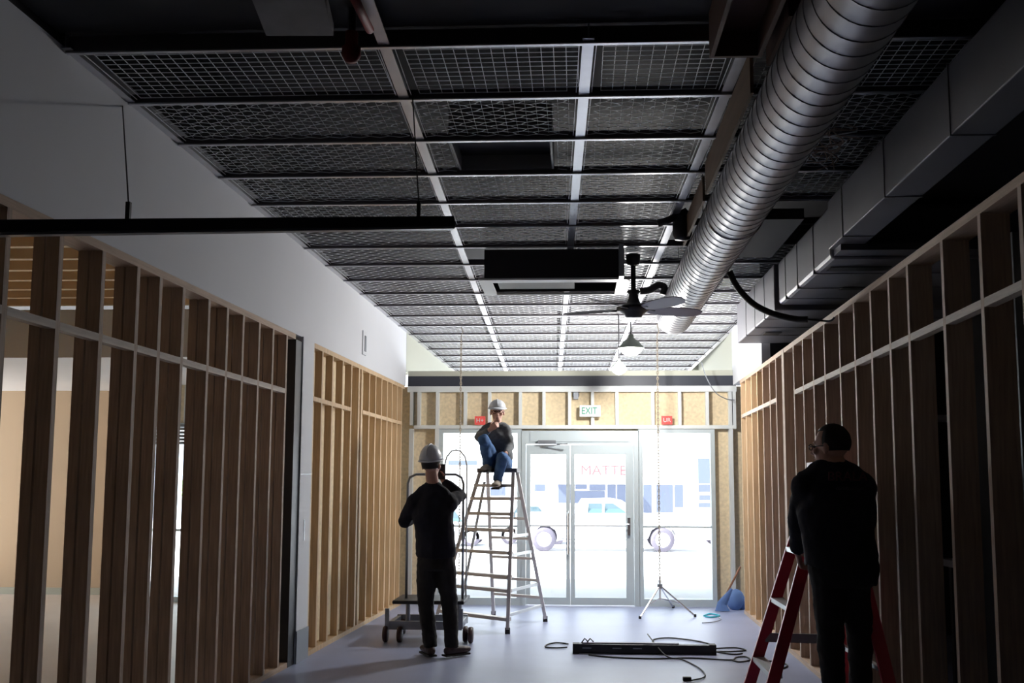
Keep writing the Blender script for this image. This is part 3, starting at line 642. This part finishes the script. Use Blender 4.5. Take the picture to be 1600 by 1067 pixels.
for zz in (.45, .95, 1.35): MB().bar(G0.lerp(G1, zz/1.62), E0.lerp(E1, zz/1.62), .03, .025).build('back_brace', ALU, t)
MB().bar(P0.lerp(P1, .3), G0.lerp(G1, .3), .02, .06).build('spreader', GREYM, t); 
q = [V((1.56, 6.6, 1.62)), V((1.70, 6.6, 1.62)), V((1.70, 7.08, 1.62)), V((1.56, 7.08, 1.62))]; MB().hexa(q+[v+V((0, 0, .04)) for v in q]).build('top_cap', RED, t)
# --- tripod
tp = atz(1040, 955); TY = 12.2; c = aty(1031, 915, TY)
t = thing('tripod_stand', 'slim metal tripod stand below the chain at the right window', 'tripod', (c.x, TY, 0))
MB().tube([(c.x, TY, .18), (c.x, TY, c.z+.1)], .011).build('pole', CHROME, t)
MB().lathe((c.x, TY, c.z-.03), [(0, 0), (.03, 0), (.03, .05), (0, .05)], 12).build('collar', GREYM, t)
for (px, py) in ((1000, 967), (1086, 964), (1052, 950)):
    f = atz(px, py); f.z = .012; o = MB().tube([(c.x, TY, c.z), f], .010).build('leg', CHROME, t); MB().tube([f+V((0, 0, .02)), f-V((0, 0, .01))], .016).build('rubber_foot', RUB, o)
    MB().tube([V((c.x, TY, .2)), V((c.x, TY, c.z)).lerp(f, .6)], .006).build('stay', CHROME, t)
# --- black fixture with cables
def fl(px, py, z=.008): p = atz(px, py, z); return p
a, b = fl(900, 1021, 0), fl(1114, 1023, 0)
t = thing('floor_light_bar', 'long black light bar lying on the concrete floor', 'light fixture', ((a.x+b.x)/2, (a.y+b.y)/2, 0))
MB().bar(a+V((0, .04, .045)), b+V((0, .04, .04)), .09, .082).build('housing', DKM, t, bevel=.008)
MB().bar(a+V((.05, .04, .09)), b+V((-.3, .04, .087)), .05, .012).build('top_strip', MAUVE, t)
for q in (.0, 1.): c_ = a.lerp(b, q)+V((0, .04, .043)); MB().bar(c_+V((-.03, 0, 0)), c_+V((.03, 0, 0)), .10, .086).build('end_cap', RUB, t)
for q in (.04, .08): c_ = a.lerp(b, q)+V((0, .03, .09)); MB().tube([c_, c_+V((.03, 0, .04)), c_+V((.06, 0, .01))], .006).build('clip', DKM, t)
for q in (.08, .3, .45): c_ = a.lerp(b, q)+V((0, -.006, .05)); MB().box((c_.x-.04, c_.y-.004, .045), (c_.x+.04, c_.y, .055)).build('screw_plate', GREYM, t)
CB = 'black cables on the floor'
wire('cable', [fl(888, 1006), fl(870, 1004), fl(855, 1007), fl(853, 1011), fl(870, 1012), fl(886, 1011)], .007, RUB, 'short cable loop on the floor left of the black light bar', 'cable')
wire('cable', [fl(1020, 1006), fl(1022, 999), fl(1045, 996.5), fl(1080, 1000), fl(1105, 1005), fl(1118, 1010)], .007, RUB, 'cable arching on the floor behind the black light bar', 'cable')
o = wire('cable', [V((*fl(1012, 1008)[:2], .11)), fl(1040, 1024, .03), fl(1065, 1030), fl(1090, 1042), fl(1101, 1053), fl(1098, 1059), fl(1080, 1063)], .006, RUB, 'cable with a plug running over the black light bar toward the camera', 'cable')
pl = fl(1074, 1062); box((pl.x-.035, pl.y-.02, 0), (pl.x+.03, pl.y+.02, .03)).build('plug', RUB, o, bevel=.004)
wire('cable', [fl(920, 1023), fl(960, 1027), fl(1020, 1029), fl(1080, 1028), fl(1140, 1031), fl(1150, 1027), fl(1165, 1026), fl(1172, 1031), fl(1155, 1034), fl(1144, 1031)], .007, RUB, 'long cable in front of the black light bar ending in a coil', 'cable')
wire('cable', [fl(1118, 1013), fl(1150, 1012), fl(1165, 1016), fl(1140, 1018), fl(1120, 1018), fl(1145, 1022), fl(1160, 1021)], .007, RUB, 'cable bunch at the right end of the black light bar', 'cable')
wire('cable', [fl(1180, 1031), fl(1215, 1034), fl(1230, 1039), fl(1222, 1044), fl(1200, 1043)], .007, RUB, 'cable loop between the legs of the red stepladder', 'cable')
# --- corner: broom, blue bag, cyan strap
ta, tb = aty(1157, 885, 12.55), atz(1129, 956)
t = thing('broom', 'broom leaning into the right storefront corner', 'broom', (tb.x, tb.y, 0))
MB().tube([tb+V((0, 0, .12)), ta], .012, 8).build('handle', mat('brown_wood', (.25, .12, .07), .6), t)
d_ = (ta-tb).normalized(); MB().loft([tb+V((0, 0, .01)), tb+V((0, 0, .10)), tb+d_*.30], [(.09, .03), (.06, .025), (.015, .015)], V((1, 0, 0))).build('bristles', BLUE, t)
p = aty(1149, 936, 12.85); mb = MB(); mb.ell((p.x, 12.85, .12), (.11, .09, .13)); mb.ell((p.x+.08, 12.88, .08), (.07, .07, .09))
o = mb.build('blue_bag', BLUE, smooth=True); tag(o, 'crumpled blue bag on the floor in the right storefront corner', 'bag'); dm = o.modifiers.new('crumple', 'DISPLACE'); tx = bpy.data.textures.new('c', 'CLOUDS'); tx.noise_scale = .06; dm.texture = tx; dm.strength = .03
wire('strap', [fl(1100, 962), fl(1108, 959), fl(1118, 960), fl(1124, 962), fl(1112, 964), fl(1102, 963)], .010, CYAN, 'cyan strap loop on the floor near the right window', 'strap')
wire('cable', [fl(1097, 973), fl(1112, 972), fl(1126, 968), fl(1122, 964)], .005, GREYM, 'thin grey cable end on the floor beside the cyan strap', 'cable')
# --- dark room contents
t = thing('workbench', 'dark workbench in the unlit room behind the right wall', 'workbench', (3.5, 7.6, 0))
box((2.7, 7.2, .92), (4.6, 7.9, .97)).build('bench_top', GREYM, t)
for x in (2.75, 4.5):
    for y in (7.25, 7.8): box((x, y, 0), (x+.05, y+.05, .92)).build('leg', DKM, t)
box((2.7, 7.85, 2.0), (4.6, 8.1, 2.04)).build('upper_shelf', GREYM, t)

# ================================================================== OUTSIDE
GZ = -.56
def wheel(parent, x, y, r):
    Bw = (V((1, 0, 0)), V((0, 0, 1)), V((0, 1, 0)))
    o = MB().lathe((x, y, GZ+r), [(r*.6, -.11), (r*.95, -.11), (r, -.08), (r, .08), (r*.95, .11), (r*.6, .11)], 28, Bw).build('wheel', mat('tyre', (.10, .09, .12), .8), parent, smooth=True)
    MB().lathe((x, y, GZ+r), [(0, -.07), (r*.2, -.09), (r*.25, -.07), (r*.55, -.09), (r*.62, -.105), (r*.62, .1), (0, .1)], 20, Bw).build('rim', mat('rim', (.75, .75, .78), .4), o)
def prism(mb, poly, y0, y1, inset=None):   # poly in x,z ; inset shrinks the upper points in y
    n = len(poly); b = len(mb.v); zt = max(p[1] for p in poly); zb = min(p[1] for p in poly)
    for y, s_ in ((y0, 1), (y1, -1)):
        for x, z in poly: mb.v.append(V((x, y + (s_*inset*(z-zb)/(zt-zb) if inset else 0), z)))
    mb.f.append(tuple(b+i for i in range(n))); mb.f.append(tuple(b+n+i for i in reversed(range(n))))
    for i in range(n): mb.f.append((b+(i+1) % n, b+i, b+n+i, b+n+(i+1) % n))
    return mb
TYK = 32.6
def tx_(px): return aty(px, 800, TYK).x
def tz_(py): return aty(900, py, TYK).z
t = thing('pickup_truck', 'white pickup truck parked across the street behind the doors', 'truck', (tx_(950), TYK+.9, GZ))
wr = .38; xr_, xf = tx_(850), tx_(1035); zb = GZ+.42; zs = tz_(803); y0, y1 = TYK, TYK+1.85
poly = [(tx_(806), zb+.1), (tx_(806), zs+.02)] + [(tx_(893), zs+.02), (tx_(985), zs+.03), (tx_(1060), zs-.06), (tx_(1092), zs-.14), (tx_(1096), zb+.2), (tx_(1094), zb)]
def arch(xc): return [(xc+(wr+.08)*math.cos(a), GZ+wr+(wr+.08)*math.sin(a)) for a in [math.radians(q) for q in (5, 40, 75, 105, 140, 175)]]
poly += [(xf+wr+.1, zb)]+arch(xf)+[(xf-wr-.1, zb)]+[(xr_+wr+.1, zb)]+arch(xr_)+[(xr_-wr-.1, zb)]
prism(MB(), poly, y0, y1).build('body', CARW, t)
zr = tz_(780)
prism(MB(), [(tx_(896), zs+.02), (tx_(908), zr+.0), (tx_(955), zr+.03), (tx_(972), zr-.03), (tx_(1000), zs+.02)], y0+.05, y1-.05, .14).build('cab', CARW, t)
for a_, b_ in (((918, 802), (941, 785)), ((944, 802), (976, 785))):
    x0, x1 = tx_(a_[0]), tx_(b_[0]); z0, z1 = tz_(a_[1]), tz_(a_[1]-16)
    q = .12 if a_[0] > 930 else .0
    prism(MB(), [(x0, z0), (x0+.03, z1), (x1-q*3, z1), (x1+q, z0)], y0-.005+.05, y0+.02+.09, .07).build('side_window', CARG, t)
box((tx_(1088), y0+.05, zb-.08), (tx_(1102), y1-.05, zb+.12)).build('bumper', GREYM, t)
box((xr_+wr+.1, y0+.02, zb-.07), (xf-wr-.1, y0+.1, zb-.02)).build('side_step', GREYM, t)
box((tx_(908), y0-.01, zb+.1), (tx_(908)+.03, y0, zs)).build('door_seam', mat('seam_grey', (.5, .5, .55), .6), t)
for x in (xr_, xf):
    for y in (y0+.12, y1-.12): wheel(t, x, y, wr)
def car(px0, px1, pyroof, Y, label, m=CARW):
    x0, x1 = aty(px0, 800, Y).x, aty(px1, 800, Y).x; L = x1-x0; zr = aty(900, pyroof, Y).z
    t = thing('parked_car', label, 'car', ((x0+x1)/2, Y+.8, GZ)); zb = GZ+.25; zs = GZ+(zr-GZ)*.62
    prism(MB(), [(x0, zb), (x0, zs-.15), (x0+.1*L, zs), (x1-.25*L, zs), (x1-.02*L, zs-.18), (x1, zb)], Y, Y+1.7).build('body', m, t)
    prism(MB(), [(x0+.12*L, zs), (x0+.27*L, zr), (x0+.58*L, zr), (x0+.75*L, zs)], Y+.05, Y+1.65, .15).build('cabin', m, t)
    prism(MB(), [(x0+.17*L, zs+.02), (x0+.29*L, zr-.05), (x0+.56*L, zr-.05), (x0+.69*L, zs+.02)], Y+.03, Y+.08, .1).build('side_window', CARG, t)
    for x in (x0+.18*L, x1-.2*L):
        for y in (Y+.11, Y+1.59): wheel(t, x, y, .31)
car(775, 893, 789, 36.5, 'white saloon car parked behind the pickup truck, toward the left')
car(640, 760, 793, 35, 'pale car outside the left storefront window', mat('silver_paint', (.6, .64, .7), .3))
car(1100, 1230, 792, 35.5, 'white car with dark bumper outside the right window edge')
YB = 46.
def bx(px): return aty(px, 760, YB).x
def bz(py): return aty(900, py, YB).z
t = thing('shop_building', 'long white shop building across the street', 'building', (0, YB, GZ))
box((bx(560), YB, GZ), (bx(1250), YB+6, bz(560))).build('facade', BLDW, t)
for (x0, y0, x1, y1) in ((835, 757, 852, 768), (872, 757, 893, 786), (899, 757, 917, 764), (921, 757, 946, 766), (897, 767, 945, 786), (949, 757, 962, 786), (964, 757, 978, 786), (1005, 757, 1018, 801), (1025, 757, 1051, 800), (1054, 757, 1067, 792), (1091, 757, 1114, 768), (1092, 773, 1114, 781), (1091, 785, 1114, 792), (1091, 716, 1114, 755), (700, 720, 745, 727), (760, 757, 790, 775)):
    box((bx(x0), YB-.06, bz(y1)), (bx(x1), YB-.01, bz(y0))).build('window', AWN if y0 == 720 or x0 == 1091 and y0 == 716 else BLDG, t)
box((bx(868), YB-.5, bz(756.5)), (bx(985), YB-.02, bz(752))).build('canopy', BLDW, t)
text('MATTE', .62, ((bx(943)), YB-.07, bz(735.5)), (1, 0, 0), (0, 0, 1), LETR, 'shop_lettering', t, .03, 1.05)
t = thing('street_tree', 'green tree across the street seen between left studs', 'tree', (-13.5, 38, GZ))
MB().tube([(-13.5, 38, GZ), (-13.4, 38, 1.2)], .12).build('trunk', PLYW, t)
mb = MB()
for j in range(18): random.seed(j+50); mb.ell((-13.4+random.uniform(-1, 1), 38+random.uniform(-1, 1), 1.9+random.uniform(-.8, .9)), (.55, .55, .45), n=9, m=6)
o = mb.build('crown', LEAF, t); dm = o.modifiers.new('d', 'DISPLACE'); tx = bpy.data.textures.new('lf', 'CLOUDS'); tx.noise_scale = .15; dm.texture = tx; dm.strength = .25

# ================================================================== PEOPLE
def basis(f, up=(0, 0, 1)):
    f = V(f).normalized(); r = f.cross(V(up)).normalized(); u = r.cross(f); return r, f, u
def remesh(o, vox, sm=6, disp=0., ns=.08):
    r = o.modifiers.new('join', 'REMESH'); r.mode = 'VOXEL'; r.voxel_size = vox; r.use_smooth_shade = True
    s_ = o.modifiers.new('soft', 'SMOOTH'); s_.iterations = sm; s_.factor = .5
    if disp:
        d = o.modifiers.new('folds', 'DISPLACE'); t_ = bpy.data.textures.new('folds', 'CLOUDS'); t_.noise_scale = ns; d.texture = t_; d.strength = disp; d.mid_level = .5
def hand(mb, wrist, fd, pn, thumb, curl, k=1.):
    """fd finger direction, pn direction the palm faces, thumb +1/-1 side"""
    fd = V(fd).normalized(); pn = (V(pn)-fd*V(pn).dot(fd)).normalized(); sd = fd.cross(pn)*thumb
    w_ = V(wrist)
    mb.loft([w_-fd*.02, w_+fd*.02*k, w_+fd*.055*k, w_+fd*.095*k], [(.026*k, .019*k), (.034*k, .018*k), (.042*k, .017*k), (.040*k, .013*k)], sd, 12)
    for i, (off, L) in enumerate(((.030, .078), (.010, .088), (-.010, .082), (-.029, .062))):
        p = w_+fd*(.090-.004*abs(i-1))*k+sd*off*k; d = fd.copy(); pts = [p-fd*.02*k, p]
        for s_, fr in enumerate((.45, .3, .25)):
            a = curl*(1+.12*i)*(.7 if s_ == 0 else 1); d = (d*math.cos(a)+pn*math.sin(a)).normalized(); pnn = (pn*math.cos(a)-fd*math.sin(a))
            p = p+d*L*fr*k; pts.append(p)
        mb.tube(pts, [.0095*k, .0095*k, .009*k, .0085*k, .0065*k], 8)
    b0 = w_+fd*.025*k+sd*.028*k; t1 = b0+(sd*.75+fd*.6+pn*.25).normalized()*.038*k; t2 = t1+(fd*.8+sd*.25+pn*.45).normalized()*.032*k; t3 = t2+(fd*.8+pn*.6).normalized()*.024*k
    mb.tube([b0-sd*.01, b0, t1, t2, t3], [.013*k, .013*k, .0115*k, .010*k, .0075*k], 8)
def head_mesh(mb, c, B, k=1.):
    r, f, u = B; X = (r, f, u); c = V(c)
    mb.ell(c+u*.030*k-f*.012*k, (.077*k, .095*k, .092*k), X); mb.ell(c-u*.028*k+f*.022*k, (.062*k, .070*k, .078*k), X)
    mb.ell(c-u*.085*k+f*.050*k, (.040*k, .040*k, .032*k), X); mb.ell(c+u*.028*k+f*.070*k, (.055*k, .020*k, .012*k), X)
    mb.tube([c+u*.012*k+f*.085*k, c-u*.028*k+f*.112*k, c-u*.038*k+f*.085*k], [.009*k, .015*k, .012*k], 8)
    mb.ell(c-u*.062*k+f*.086*k, (.025*k, .012*k, .009*k), X)
    for s_ in (-1, 1):
        mb.ell(c+r*s_*.079*k-u*.008*k-f*.008*k, (.010*k, .020*k, .034*k), X); mb.ell(c+r*s_*.045*k-u*.020*k+f*.062*k, (.022*k, .022*k, .018*k), X)
def person(label, root, J, skinm=SKIN, topm=NAVY, legm=DKTR, shoem=SHOEB, headk=1., bulk=1., hairstyle='short', hat=False, glasses=False, hands=None, opend=0., collar=True, hem=None, toes=None, legb=1.):
    """J: joints in world space: head (centre), face (dir), neck, chest, waist, pelvis, side (body right->left axis), sh, el, wr, hip, kn, an (lists L,R)"""
    t = thing('person', label, 'person', root)
    side = V(J['side']).normalized(); b = bulk
    spine = [V(J['pelvis']), V(J['waist']), V(J['chest']), V(J['neck'])]
    B = basis(J['face'], J.get('headup', (0, 0, 1))); hc = V(J['head'])
    # body: one continuous surface
    mb = MB(); head_mesh(mb, hc, B, headk)
    mb.tube([spine[3]-V((0, 0, .04)), spine[3]+V((0, 0, .02)), hc-B[2]*.05-B[1]*.015], [.062*headk*b, .056*headk*b, .054*headk], 14)
    mb.loft([spine[0]-(spine[1]-spine[0])*.3, spine[0], spine[1], spine[2], spine[2].lerp(spine[3], .7), spine[3]], [(.12, .09), (.155*b, .105*b), (.13*b, .095*b), (.155*b, .11*b), (.12*b, .08*b), (.05, .05)], side)
    for s_ in (0, 1):
        sh, el, wr = V(J['sh'][s_]), V(J['el'][s_]), V(J['wr'][s_])
        mb.tube([spine[2].lerp(spine[3], .5), sh, sh.lerp(el, .5), el, el.lerp(wr, .35), wr], [.05, .052*b, .045*b, .036*b, .036*b, .026], 12)
        hi, kn, an = V(J['hip'][s_]), V(J['kn'][s_]), V(J['an'][s_])
        mb.tube([hi+V((0, 0, .05)), hi, hi.lerp(kn, .5), kn, kn.lerp(an, .35), an, an-V((0, 0, .03))], [.07, .07*b, .055*b, .038*b, .040*b, .032, .032], 12)
        fd, pn, th, cu = hands[s_]; hand(mb, wr, fd, pn, th, cu, min(1., headk-.06))
    o = mb.build('body', skinm, t); remesh(o, .0065, 3)
    # eyes
    for s_ in (-1, 1): MB().ell(hc+B[0]*s_*.030*headk+B[1]*.080*headk+B[2]*.006*headk, (.010, .008, .007), B, 10, 6).build('eye', EYEM, t, smooth=True)
    # hair
    k = headk; mb = MB(); n, m_ = 28, 18; idx = {}; cc = hc+B[2]*.030*k-B[1]*.012*k
    for j in range(m_+1):
        th = math.pi*j/m_
        for i in range(n):
            ph = 2*math.pi*i/n; d = V((math.sin(th)*math.cos(ph), math.sin(th)*math.sin(ph), math.cos(th)))
            jit = 1+.02*noise.noise(d*6); idx[(j, i)] = len(mb.v); mb.v.append(cc+B[0]*d.x*.083*k*jit+B[1]*d.y*.102*k*jit+B[2]*d.z*.100*k*jit)
    for j in range(m_):
        for i in range(n):
            ph = 2*math.pi*(i+.5)/n; th = math.pi*(j+.5)/m_; dy = math.sin(th)*math.sin(ph); dz = math.cos(th)
            front = dy > .15 and dz < .62-.0*dy; low = dz < -.45 or (dz < -.1 and dy > -.1)
            if not front and not low: mb.f.append((idx[(j, i)], idx[(j+1, i)], idx[(j+1, (i+1) % n)], idx[(j, (i+1) % n)]))
    o = mb.build('hair', HAIRM, t, smooth=True); s_ = o.modifiers.new('t', 'SOLIDIFY'); s_.thickness = .008; s_.offset = -1
    # jacket
    mb = MB(); hemv = V(hem) if hem else spine[0]-V((0, 0, .06))
    mb.loft([hemv, spine[0], spine[1], spine[2]-V((0, 0, .02)), spine[2].lerp(spine[3], .55), spine[3]-V((0, 0, .035)), spine[3]+V((0, 0, .015))], [(.185*b, .135*b), (.18*b, .135*b), (.175*b, .13*b), (.185*b, .135*b), (.13*b, .11*b), (.085*b, .08*b), (.066*b, .068*b)], side, 20)
    for s_ in (0, 1):
        sh, el, wr = V(J['sh'][s_]), V(J['el'][s_]), V(J['wr'][s_])
        mb.tube([spine[2].lerp(spine[3], .45), sh, sh.lerp(el, .5), el, el.lerp(wr, .4), el.lerp(wr, .93)], [.07, .075*b, .066*b, .056*b, .053*b, .038*b], 14)
    for s_ in (0, 1):
        mb.ell(J['el'][s_], (.06*b,)*3, None, 12, 8); mb.ell(V(J['sh'][s_])+V((0, 0, -.015)), (.078*b, .078*b, .075*b), None, 14, 10)
        mb.tube([spine[3]+V((0, 0, .0)), spine[3].lerp(V(J['sh'][s_]), .55)+V((0, 0, .012)), V(J['sh'][s_])], [.05*b, .062*b, .06*b], 12)
    o = mb.build('jacket', topm, t); remesh(o, .012, 5, .022, .09)
    # trousers
    mb = MB(); mb.loft([spine[0]-(V((0, 0, .10))), spine[0]-V((0, 0, .02)), spine[0]+V((0, 0, .10))], [(.15*b, .12*b), (.168*b, .125*b), (.155*b, .115*b)], side, 18)
    for s_ in (0, 1):
        hi, kn, an = V(J['hip'][s_]), V(J['kn'][s_]), V(J['an'][s_])
        mb.tube([hi+V((0, 0, .04)), hi, hi.lerp(kn, .5), kn, kn.lerp(an, .4), an-V((0, 0, -.02)), an-(kn-an).normalized()*.02], [q*b*legb for q in (.08, .098, .088, .072, .068, .062, .064)], 14)
    for s_ in (0, 1): mb.ell(J['kn'][s_], (.080*b*legb,)*3, None, 12, 8); mb.ell(J['hip'][s_], (.1*b*legb,)*3, None, 12, 8)
    o = mb.build('trousers', legm, t); remesh(o, .011, 5, .02, .07)
    for s_ in (0, 1):
        an = V(J['an'][s_]); td = V(toes[s_]).normalized(); up = V((0, 0, 1)) if abs(td.z) < .8 else V((0, 1, 0)); sd = td.cross(up).normalized(); up = sd.cross(td)
        mb = MB(); c0 = an-up*.045
        mb.loft([c0-td*.075, c0-td*.05, c0+td*.03, c0+td*.12, c0+td*.175, c0+td*.195], [(.022, .022), (.037, .04), (.040, .042), (.048, .034), (.042, .026), (.018, .014)], sd, 14)
        mb.tube([an-up*.04, an+up*.03], [.045, .043], 12)
        o = mb.build('shoe', shoem, t); remesh(o, .008, 3)
        MB().hexa([c0-td*.08-sd*.038-up*.045, c0+td*.17-sd*.045-up*.045, c0+td*.17+sd*.045-up*.045, c0-td*.08+sd*.038-up*.045, c0-td*.08-sd*.038-up*.03, c0+td*.17-sd*.045-up*.03, c0+td*.17+sd*.045-up*.03, c0-td*.08+sd*.038-up*.03]).build('sole', RUB, o)
    if hat:
        hh = hc+B[2]*.052*k-B[1]*.008*k; Bh = (B[0], B[1], B[2]); mb = MB(); pr_ = []
        for q in range(9): a = math.pi/2*q/8; pr_.append((math.cos(a), math.sin(a)))
        idx = [mb.ring(hh+B[2]*(.138 if hat == 'hard' else .10)*h_*k, B[0]*.100*r_*k+B[0]*.001, B[1]*.120*r_*k+B[1]*.001, 28) for r_, h_ in pr_]
        for i in range(len(idx)-1):
            for q in range(28): mb.f.append((idx[i]+q, idx[i]+(q+1) % 28, idx[i+1]+(q+1) % 28, idx[i+1]+q))
        h_ = mb.build('hard_hat' if hat == 'hard' else 'cap', HATW, t, smooth=True); s_ = h_.modifiers.new('t', 'SOLIDIFY'); s_.thickness = .006
        mb = MB(); n = 28; rr = []
        for q in range(n):
            a = 2*math.pi*q/n; pk = max(0, math.sin(a))**2*(.045 if hat == 'hard' else .06)
            for (e_, dz) in ((.0, 0), (.012+pk, -.010-pk*.25)):
                mb.v.append(hh+B[0]*math.cos(a)*(.100*k+e_*.8)+B[1]*math.sin(a)*(.120*k+e_)+B[2]*dz)
        for q in range(n): a, b_ = 2*q, 2*((q+1) % n); mb.f.append((a, b_, b_+1, a+1))
        o = mb.build('brim', HATW, h_, smooth=True); s_ = o.modifiers.new('t', 'SOLIDIFY'); s_.thickness = .005
        MB().tube([hh+B[1]*(.12*k*math.cos(a))+B[2]*((.142 if hat == 'hard' else .103)*k*math.sin(a)) for a in [math.pi*q/12 for q in range(1, 12)]], .006, 8).build('ridge', HATW, h_, smooth=True)
    if glasses:
        mb = MB()
        for s_ in (-1, 1):
            cc = hc+B[0]*s_*.033*k+B[1]*.100*k+B[2]*.004*k
            mb.tube([cc+B[0]*.024*math.cos(a)+B[2]*.017*math.sin(a) for a in [2*math.pi*q/12 for q in range(13)]], .003, 6)
            mb.tube([cc+B[0]*s_*.024, hc+B[0]*s_*.080*k+B[1]*.085*k+B[2]*.006*k, hc+B[0]*s_*.086*k+B[2]*.006*k], .003, 6)
        mb.tube([hc-B[0]*.010+B[1]*.101*k+B[2]*.006*k, hc+B[0]*.010+B[1]*.101*k+B[2]*.006*k], .003, 6); mb.build('glasses', DKM, t, smooth=True)
    return t
# --- worker standing with back to the camera, phone raised (left)
Y1 = 9.15
def P1_(px, py, dy=0): return aty(px, py, Y1+dy)
fl_, fr_ = P1_(671, 1003), P1_(703, 1003)
zoff = .10
an = [P1_(672, 1000), P1_(706, 1000)]
for q in an: q.z = .105
man1 = person('person in white hard hat and dark jumper, back turned, hand raised to face', (P1_(690, 1015).x, Y1, 0),
    dict(head=P1_(674, 727), face=(.22, 1, .16), neck=P1_(676, 757), chest=P1_(676, 797), waist=P1_(680, 840), pelvis=P1_(681, 872), side=(-1, .1, 0),
         sh=[P1_(648, 783), P1_(703, 784)], el=[P1_(632, 814, .06), P1_(718, 774, .18)], wr=[P1_(655, 808, .26), P1_(692, 750, .26)],
         hip=[P1_(668, 884), P1_(695, 884)], kn=[P1_(665, 940, .03), P1_(702, 940, .03)], an=an),
    topm=NAVY, legm=DKTR, shoem=SHOEB, hat='hard', hands=[((.5, .4, .3), (1, 0, .2), -1, .6), ((-.35, -.1, .8), (-.6, -.6, 0), 1, .7)], hem=P1_(680, 861), toes=[(-.45, .9, 0), (.75, .65, 0)], bulk=1.0)
ph = P1_(690, 737, .22)
t = thing('mobile_phone', 'dark phone held up by the standing worker in the hard hat', 'phone', ph)
MB().box((ph.x-.036, ph.y-.004, ph.z-.07), (ph.x+.036, ph.y+.004, ph.z+.07)).build('phone_body', DKM, t, bevel=.003)
# --- worker sitting on the ladder
Y2 = 11.1
def P2_(px, py, dy=0): return aty(px, py, Y2+dy)
tl, tr = P2_(763, 731, -.02), P2_(777, 752, -.05)
man2 = person('person in white cap, grey jumper and jeans seated on top of the aluminium ladder', (P2_(775, 735).x, Y2, LT+.045),
    dict(head=P2_(777, 644), face=(.10, -1, -.06), neck=P2_(777, 664), chest=P2_(778, 681, .02), waist=P2_(779, 703, .06), pelvis=P2_(781, 719, .10), side=(1, 0, 0),
         sh=[P2_(791, 672), P2_(759, 672)], el=[P2_(797, 697, -.04), P2_(748, 683, -.10)], wr=[P2_(790, 709, -.22), P2_(766, 671, -.25)],
         hip=[P2_(788, 723, .06), P2_(772, 722, .06)], kn=[P2_(785, 716, -.30), P2_(756, 688, -.28)], an=[P2_(778, 749, -.16), P2_(762, 725, -.12)]),
    topm=GREYC, legm=JEAN, shoem=SHOET, headk=.92, bulk=.86, hat='cap', glasses=True,
    hands=[((-.4, -.5, -.8), (-.5, .3, .2), -1, .5), ((.75, -.05, .6), (0, 1, -.2), 1, 1.1)], hem=P2_(781, 716, .09), toes=[(-.1, -1, -.1), (-.15, -1, .0)])
# --- worker with back to the camera on the right
Y3 = 6.1
def P3_(px, py, dy=0): return aty(px, py, Y3+dy)
hg = V((1.40, 6.52, 1.03))
an = [V((1.49, 6.12, .10)), V((1.68, 6.38, .10))]
man3 = person('person in dark jacket and trousers, back turned, hand on the red stepladder', (1.56, 6.15, 0),
    dict(head=P3_(1298, 699), face=(-.75, .62, -.02), neck=P3_(1302, 726), chest=P3_(1303, 792), waist=P3_(1310, 838), pelvis=P3_(1316, 888), side=(-1, 0, 0),
         sh=[P3_(1259, 757, .02), P3_(1347, 760)], el=[P3_(1249, 810, .16), P3_(1351, 812, .05)], wr=[hg+V((-.045, -.07, .06)), P3_(1340, 868, .25)],
         hip=[P3_(1296, 905), P3_(1330, 905)], kn=[P3_(1298, 1012, .02), P3_(1345, 1000, .12)], an=an),
    topm=NAVY, legm=BLKC, shoem=RUB, hat=None, glasses=True, hands=[((.25, .55, -.75), (.8, -.1, 0), -1, .75), ((0, .5, -.8), (-1, 0, 0), 1, .6)], hem=P3_(1313, 898), toes=[(-.1, 1, 0), (.1, 1, 0)], bulk=1.18, headk=1.08, legb=.86)
jb = P3_(1313, 740)
text('BRALA', .075, (jb.x, Y3-.158, jb.z-.02), (1, 0, 0), (0, -.12, 1), mat('dull_red_print', (.09, .02, .03), .8), 'back_print', man3, .004)
text('construction', .03, (jb.x+.01, Y3-.162, jb.z-.085), (1, 0, 0), (0, -.05, 1), mat('dull_grey_print', (.05, .05, .06), .8), 'back_print', man3, .004)
